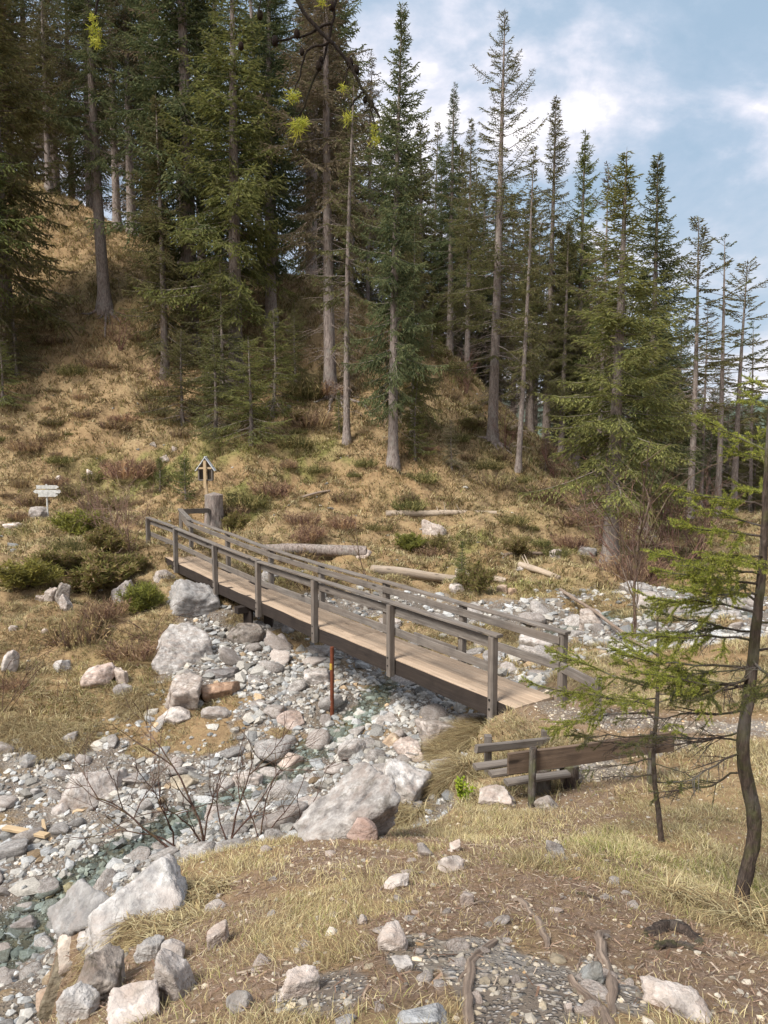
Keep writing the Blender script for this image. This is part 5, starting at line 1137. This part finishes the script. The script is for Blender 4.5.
# ------------------------------------------------------------------ larch twigs hanging in from above
lx, ly = -1.75, .35; lz = gz(lx, ly)
lar = empty('larch_tree', (lx, ly, lz), 'larch with thin drooping twigs and yellow green needle tufts hanging in at the top', 'larch'); O = np.array([lx, ly, lz])
mb = MB(); tube(mb, [(0, 0, -.3), (0, .02, 0), (.03, 0, 1.5), (.0, .03, 3.5), (-.05, 0, 6), (0, 0, 9)], [.17, .14, .12, .10, .07, .02], 14, rough=.1); mb.build('trunk', M['bark'], lar)
Yh = 1.75; T_ = at(300, -130, Yh); bw = MB(); h0_ = np.array([lx, ly, CZ+.75])
bough = np.array([h0_, h0_*.6+T_*.4+[0, 0, .12], h0_*.25+T_*.75+[0, 0, .07], T_, T_+[.35, .2, -.03]])-O; tube(bw, bough, [.03, .02, .012, .008, .004], 7)
def tw(pts, Y, r0, r1): A = np.array([at(x, y, Y) for x, y in pts]); s = np.cumsum(np.r_[0, np.linalg.norm(np.diff(A, axis=0), axis=1)]); u = np.linspace(0, s[-1], len(pts)*4); A = np.array([np.interp(u, s, A[:, c]) for c in range(3)]).T; A[1:-1] = (A[:-2]+A[1:-1]*2+A[2:])/4; A += rng.normal(0, .0012, A.shape); tube(bw, A-O, np.linspace(r0, r1, len(A))*1.5, 6, (.3, .28, .26), rough=.2); return A
tw([(300, -130), (290, -60), (296, 0), (313, 25), (331, 42), (350, 63), (363, 90), (380, 117)], Yh, .0042, .0018)
tw([(345, -128), (340, -50), (337, 0), (332, 23), (323, 62), (313, 83), (297, 122)], Yh+.03, .0034, .0014)
tw([(331, 23), (310, 34), (273, 42)], Yh+.01, .0022, .0012); tw([(331, 42), (320, 46), (306, 50), (301, 70), (294, 92)], Yh, .002, .001)
tw([(350, 63), (346, 76), (343, 88)], Yh, .0016, .001); tw([(363, 92), (352, 104), (348, 116)], Yh, .0016, .001); tw([(366, 95), (374, 120), (376, 136)], Yh, .0016, .001)
tw([(210, -128), (120, -60), (97, 0), (95, 30)], Yh, .0035, .0015); tw([(262, -125), (262, -40), (260, 10)], Yh, .002, .001)
bw.build('branches', M['darkbark'], lar)
def cone(px, py, Y, r): 
    c = at(px, py, Y)-O; v, f = ico(3); v = v*(1+.22*np.sin(v[:, 2:3]*11)*np.cos(np.arctan2(v[:, 1:2], v[:, 0:1])*5)); m = MB(); m.add(v*np.array([r, r, r*1.5])+c, None, f, (.3, .24, .2)); m.build('cone', M['darkbark'], lar)
for px, py in ((260, 15), (241, 46), (297, 34), (275, 41), (302, 52), (321, 60), (319, 66), (350, 63), (356, 70), (365, 100), (371, 104), (332, 6)): cone(px, py, Yh+.01, rng.uniform(.005, .008))
nd = MB()
for px, py, s in ((293, 96, 1.0), (297, 128, 1.25), (303, 122, .8), (343, 88, .65), (348, 117, .9), (376, 139, .9), (374, 128, .6), (95, 30, .9), (96, 42, .9), (93, 18, .6), (322, 2, .7)):
    n = int(90*s); c = at(px, py, Yh)-O; D = nrm(rng.normal(size=(n, 3))+[0, -.2, -.1]); B = c+rng.normal(0, .006*s, (n, 3)); S = nrm(np.cross(D, rng.normal(size=(n, 3))))*.0008; L = .016*s*rng.uniform(.6, 1.1, (n, 1))
    C = np.array([(.36, .37, .05), (.46, .44, .08), (.27, .30, .05)])[rng.integers(0, 3, n)]
    nd.add(np.stack([B-S, B+S, B+D*L+S*.8, B+D*L-S*.8], 1).reshape(-1, 3), np.arange(n*4).reshape(-1, 4), None, np.repeat(C, 4, 0))
nd.build('needle_tufts', M['nearneedle'], lar, smooth=False)
# ------------------------------------------------------------------ bare shrubs
def grow(mb, p, d, L, r, depth, jit=.22, up=.15, col=(1, 1, 1), fork=(2, 4)):
    n = 7; P = [p]; dd = nrm(np.asarray(d, float))
    for i in range(n): dd = nrm(dd+rng.normal(0, jit/ n**.5*1.6, 3)+[0, 0, up/n]); P.append(P[-1]+dd*L/n)
    P = np.array(P); tube(mb, P, np.linspace(r, r*.45, n+1), 6 if r > .006 else 4, col, cap=False, rough=.15)
    if depth > 0:
        for k in range(rng.integers(*fork)+1):
            i = rng.integers(2, n+1); dv = nrm(nrm(P[i]-P[i-1])+rng.normal(0, .55, 3)); grow(mb, P[i], dv, L*rng.uniform(.35, .75), r*.55, depth-1, jit, up, col, fork)
def shrub(px, py, stems, label, depth=2, mat='darkbark', name='bare_shrub', col=(1.3, 1, .95), fork=(2, 4), Y=None):
    q = gp(px, py) if Y is None else gY(px, Y); mb = MB(); o = None
    for (az, el, L, r) in stems:
        a, e = math.radians(az), math.radians(el); grow(mb, np.array([rng.normal(0, .04), rng.normal(0, .04), -.04]), [math.cos(a)*math.cos(e), math.sin(a)*math.cos(e), math.sin(e)], L, r, depth, col=col, fork=fork)
    o = mb.build(name, M[mat]); o.location = q; return tag(o, label, 'shrub')
shrub(205, 846, [(170, 78, 1.28, 0.0175), (200, 60, 0.94, 0.0121), (20, 70, 1.01, 0.0121)], 'bare shrub with forked dark stems at the bank edge in front of the creek', 3)
shrub(178, 850, [(180, 38, 1.28, 0.0162), (175, 25, 1.08, 0.0121), (150, 88, 1.22, 0.0135)], 'bare shrub arching left low over the creek gravel', 3)
shrub(232, 842, [(120, 84, 1.28, 0.0149), (30, 70, 1.15, 0.0121), (160, 66, 0.94, 0.0108)], 'upright bare shrub right of the forked one', 3)
shrub(262, 838, [(60, 80, 1.01, 0.0108), (20, 55, 0.94, 0.0095), (140, 70, 0.81, 0.0081)], 'thin twiggy bare shrub nearest the huge boulder')
shrub(290, 834, [(40, 45, 1.08, 0.0081), (10, 35, 0.94, 0.0068)], 'low bare twig leaning over the huge boulder', 1)
shrub(5, 715, [(20, 70, 1.3, .010), (50, 60, 1.1, .008), (150, 70, 1.2, .008)], 'bare thin stemmed shrub at the left edge above the broad slab')
shrub(60, 700, [(30, 60, .8, .006), (120, 70, .7, .006)], 'small bare shrub on the mound above the broad slab')
for px, py, lab in ((110, 540, 'pale bare shrub left of the far bridge end'), (130, 552, 'greyish bare shrub touching the far bridge end'), (95, 525, 'reddish bare shrub behind the low bushes at left')):
    shrub(px, py, [(a, rng.uniform(50, 85), rng.uniform(1.0, 1.7), .012) for a in rng.uniform(0, 360, 9)], lab, 2, 'twig', col=(1.7, 1.5, 1.3))
shrub(150, 640, [(200, 30, 1.1, .009), (170, 50, 1.2, .009), (20, 30, 1.0, .008), (60, 60, .9, .008)], 'straggling bare shrub beside the large block boulder')
shrub(372, 600, [(90, 88, 2.2, .014)], 'single thin bare stem rising behind the bridge rails', 1)
for px, py, lab in ((628, 575, 'bare bush at the foot of the large bushy spruce'), (655, 560, 'bare grey bush right of the low dark trunk'), (600, 545, 'bare brown bush left of the low dark trunk'), (675, 580, 'bare bush by the upper creek at right'), (700, 560, 'bare bush in front of the open spruces')):
    shrub(px, py, [(a, rng.uniform(45, 85), rng.uniform(1.6, 2.8), .018) for a in rng.uniform(0, 360, 10)], lab, 2, 'twig', col=(1.5, 1.2, 1.05))
shrub(632, 640, [(90, 89, 3.2, .035), (60, 80, 2.0, .012), (120, 75, 1.8, .012)], 'slender bare young tree standing by the upper creek', 2, name='bare_tree', col=(1.5, 1.3, 1.2), fork=(4, 7))
for px, py, lab in ((478, 365, 'bare reddish bush on the crest left of the tallest tree'), (466, 395, 'bare reddish bush below the crest left of the tallest tree'), (505, 450, 'bare bush at the foot of the tallest tree'), (275, 300, 'bare twiggy bush on the left skyline'), (120, 350, 'dark bare bush below the thick flared trunk'), (555, 480, 'bare bush on the right slope'), (170, 400, 'bare dead bush left of the thicket')):
    shrub(px, py, [(a, rng.uniform(40, 85), rng.uniform(1.0, 2.0), .016) for a in rng.uniform(0, 360, 8)], lab, 2, 'twig', col=(1.3, .95, .85))
# small green bilberry sprig near the bank
q = gp(462, 803); mb = MB(); lf = MB()
for k in range(9):
    d = nrm(np.array([rng.normal(0, .5), rng.normal(0, .5), 1.4])); P = np.array([[0, 0, 0], d*.12, d*.24+[0, 0, .02]]); tube(mb, P, [.004, .003, .002], 4)
    n = 26; B = d*rng.uniform(.06, .25, (n, 1)); D = nrm(rng.normal(size=(n, 3))+[0, 0, .5]); C = np.array([(.25, .34, .04), (.4, .46, .06)])[rng.integers(0, 2, n)]; sprays(lf, B, D, np.full(n, .045), np.full(n, .022), C)
o = empty('green_sprig', q, 'small bright green leafy sprig on the bank beside the bench', 'plant'); mb.build('stem', M['twig'], o); lf.build('leaves', M['nearneedle'], o, smooth=False)
# ------------------------------------------------------------------ overhanging grass tussocks
def tussock(px, py, R, h, n, label, out=(-.5, -.8), cols=None, drp=.9):
    q = gp(px, py); a = rng.uniform(0, 6.28, n); r = np.sqrt(rng.random(n))*R; X = r*np.cos(a)+q[0]; Y = r*np.sin(a)+q[1]; Z = H(X, Y)-.02
    oa = math.atan2(out[1], out[0]); dirs = oa+rng.normal(0, 1.1, n)+2*fbm2(X, Y, .12, 2, 5); c = PAL[[0, 1, 2, 4]][rng.integers(0, 4, n)]*rng.uniform(.7, 1.35, (n, 1)); o0 = np.array([q[0], q[1], q[2]])
    o = blades('grass_tussock', X, Y, h*rng.uniform(.5, 1.1, n), np.full(n, .0075), rng.uniform(.5, 2.2, n), c, drp, None, Z=Z, dirs=dirs, origin=o0); tag(o, label, 'grass tussock')
for t in [(457, 752, .35, .36, 3600, 'long brown grass hanging over the bank under the bridge end', (-.8, -.4)), (470, 735, .35, .33, 3000, 'straw tussock beside the near bridge corner post', (-.8, -.3)), (450, 775, .3, .3, 2600, 'dry tussock on the bank lip left of the short railing', (-.9, -.4)),
 (405, 815, .22, .25, 1300, 'straw tuft on the bank between the huge boulder and the path', (-.4, -.5)), (160, 922, .28, .11, 1200, 'grass fringe hanging over the long ledge boulder', (-.6, -.8)), (118, 952, .2, .10, 700, 'grass fringe above the dark cracked boulder', (-.6, -.8)), (205, 893, .16, .14, 1100, 'grass lip over the small dark soil hollow', (.2, -1)),
 (700, 905, .2, .22, 900, 'tall straw tuft at the foot of the crooked trunk', (-.3, -.8)), (100, 975, .14, .12, 700, 'ragged grass between the broken rocks of the lower left bank', (-.7, -.7)), (178, 902, .22, .12, 1300, 'ragged grass growing over the top of the ledge boulder', (-.7, -.7)), (756, 925, .25, .25, 1100, 'tall straw tuft at the right edge by the crooked trunk', (-.5, -.8)), (60, 740, .5, .3, 1900, 'brown tussock on the mound above the broad slab', (.1, -1)), (20, 735, .5, .3, 1900, 'brown tussock at the left edge above the gravel', (.1, -1)), (135, 710, .35, .28, 1400, 'purplish brown tussock by the bright white boulder', (.2, -1)), (240, 620, .3, .3, 1000, 'straw tuft beside the bridge pier', (0, -1)), (410, 640, .4, .3, 900, 'rusty grass tuft behind the bridge rails', (0, -1)), (520, 640, .5, .4, 1200, 'rusty orange grass clump beyond the right railing', (0, -1))]: tussock(*t)
# ------------------------------------------------------------------ exposed roots and dead sticks near the camera
def root(pts, rad, label, name='tree_root', mat='root', lift=.012, seed=1, cat='root'):
    A = np.array([gp(x, y)+[0, 0, lift] for x, y in pts]); s = np.cumsum(np.r_[0, np.linalg.norm(np.diff(A, axis=0), axis=1)]); u = np.linspace(0, s[-1], 26); A = np.array([np.interp(u, s, A[:, c]) for c in range(3)]).T
    for _ in range(2): A[1:-1] = (A[:-2]+2*A[1:-1]+A[2:])/4
    A[:, :2] += np.stack([fbm2(u*9, u*0+seed, 1., 3, seed+1), fbm2(u*9, u*0+seed, 1., 3, seed+2)], 1)*.009; A[:, 2] = H(A[:, 0], A[:, 1])+lift*.25+fbm2(u*7, u*0+seed, 1., 2, seed+4)*lift*1.3; A[[0, -1], 2] -= lift*1.2+.012; A[[1, -2], 2] -= lift*.5
    R = np.interp(np.linspace(0, 1, 26), np.linspace(0, 1, len(rad)), rad)*(1+.12*fbm2(u*14, u*0+seed, 1., 2, seed)); mb = MB(); tube(mb, A, R, 16, rough=.55, groove=.16, seed=seed)
    for kk in range(3 if rad[1] > .012 else 0):
        i0 = rng.integers(4, 22); dv = A[min(i0+2, 25)]-A[i0-2]; an = math.atan2(dv[1], dv[0])+rng.choice([-1, 1])*rng.uniform(.4, 1.0); ll = rng.uniform(.08, .22); uu = np.linspace(0, 1, 8); xx = A[i0, 0]+np.cos(an+uu*.6)*ll*uu; yy = A[i0, 1]+np.sin(an+uu*.6)*ll*uu
        tube(mb, np.stack([xx, yy, H(xx, yy)+.004-.012*uu], 1), np.linspace(R[i0]*.55, .002, 8), 8, rough=.3, seed=kk)
    return tag(mb.build(name, M[mat]), label, cat)
root([(512, 932), (492, 945), (472, 962), (468, 990), (470, 1030)], [.008, .014, .017, .019, .02], 'curved grey brown root at the left of the pinkish gravel patch', seed=1)
root([(505, 900), (522, 903), (538, 922), (548, 946), (546, 952)], [.010, .015, .017, .015, .008], 'short bent grey root below the bench stones', seed=2)
root([(612, 932), (600, 934), (600, 955), (610, 975), (612, 1010), (614, 1022)], [.012, .022, .019, .017, .016, .012], 'smooth root shaped like a hook beside the smooth grey stone', seed=3, lift=.02)
root([(568, 978), (576, 990), (592, 1005), (606, 1030)], [.008, .018, .022, .022], 'thick split root at the bottom edge of the view', seed=4, lift=.015)
root([(578, 985), (588, 1000), (612, 1028)], [.006, .012, .014], 'thinner root running beside the thick split one', seed=5)
root([(560, 893), (580, 895), (600, 901), (618, 905)], [.004, .008, .008, .004], 'dark thin stick lying on the brown litter', 'dead_stick', 'darkbark', seed=6, cat='stick')
root([(578, 970), (582, 955)], [.005, .003], 'little grey stick above the split root', 'dead_stick', seed=7, cat='stick')
root([(645, 938), (668, 928), (690, 936), (702, 946)], [.02, .036, .03, .014], 'dark decayed knotted root lump in the litter at right', 'tree_root', 'darkbark', lift=.02, seed=8)
root([(655, 950), (675, 946), (698, 950)], [.012, .026, .012], 'smaller dark bark piece below the knotted root lump', 'bark_piece', 'darkbark', lift=.012, seed=9, cat='bark')
root([(335, 898), (352, 908), (358, 925)], [.004, .006, .004], 'small dead stick beside the bright pebble', 'dead_stick', seed=10, cat='stick')
root([(378, 892), (392, 882)], [.006, .008], 'short pale stick left of the buried rock edge', 'dead_stick', seed=11, cat='stick')
root([(455, 912), (476, 905), (492, 903)], [.004, .005, .003], 'thin grey stick by the whitish tuft stone', 'dead_stick', seed=12, cat='stick')
root([(0, 962), (10, 958)], [.006, .005], 'little stick at the left edge of the wet gully', 'dead_stick', seed=13, cat='stick')
def slope_roots(px, py, n, label, sc):
    q = gp(px, py); mb = MB()
    for k in range(n):
        a = rng.uniform(3.4, 6.1); L = sc*rng.uniform(.5, 1.2); u = np.linspace(0, 1, 9); X = q[0]+np.cos(a)*L*u+rng.normal(0, .03, 9).cumsum()*L*.3; Y = q[1]+np.sin(a)*L*u; Z = H(X, Y)+.06*(1-u)*sc*.5; Z[0] += .15*sc
        tube(mb, np.stack([X, Y, Z], 1), np.linspace(.10, .02, 9)*sc**.5, 7, rough=.2, seed=k)
    tag(mb.build('tree_roots', M['bark']), label, 'root')
slope_roots(107, 308, 7, 'spreading exposed roots under the thick flared trunk', 1.5); slope_roots(333, 392, 8, 'tangle of exposed roots on the bank under the dark trunk', 2.0); slope_roots(493, 442, 5, 'roots running downhill from the tallest tree', 1.3)
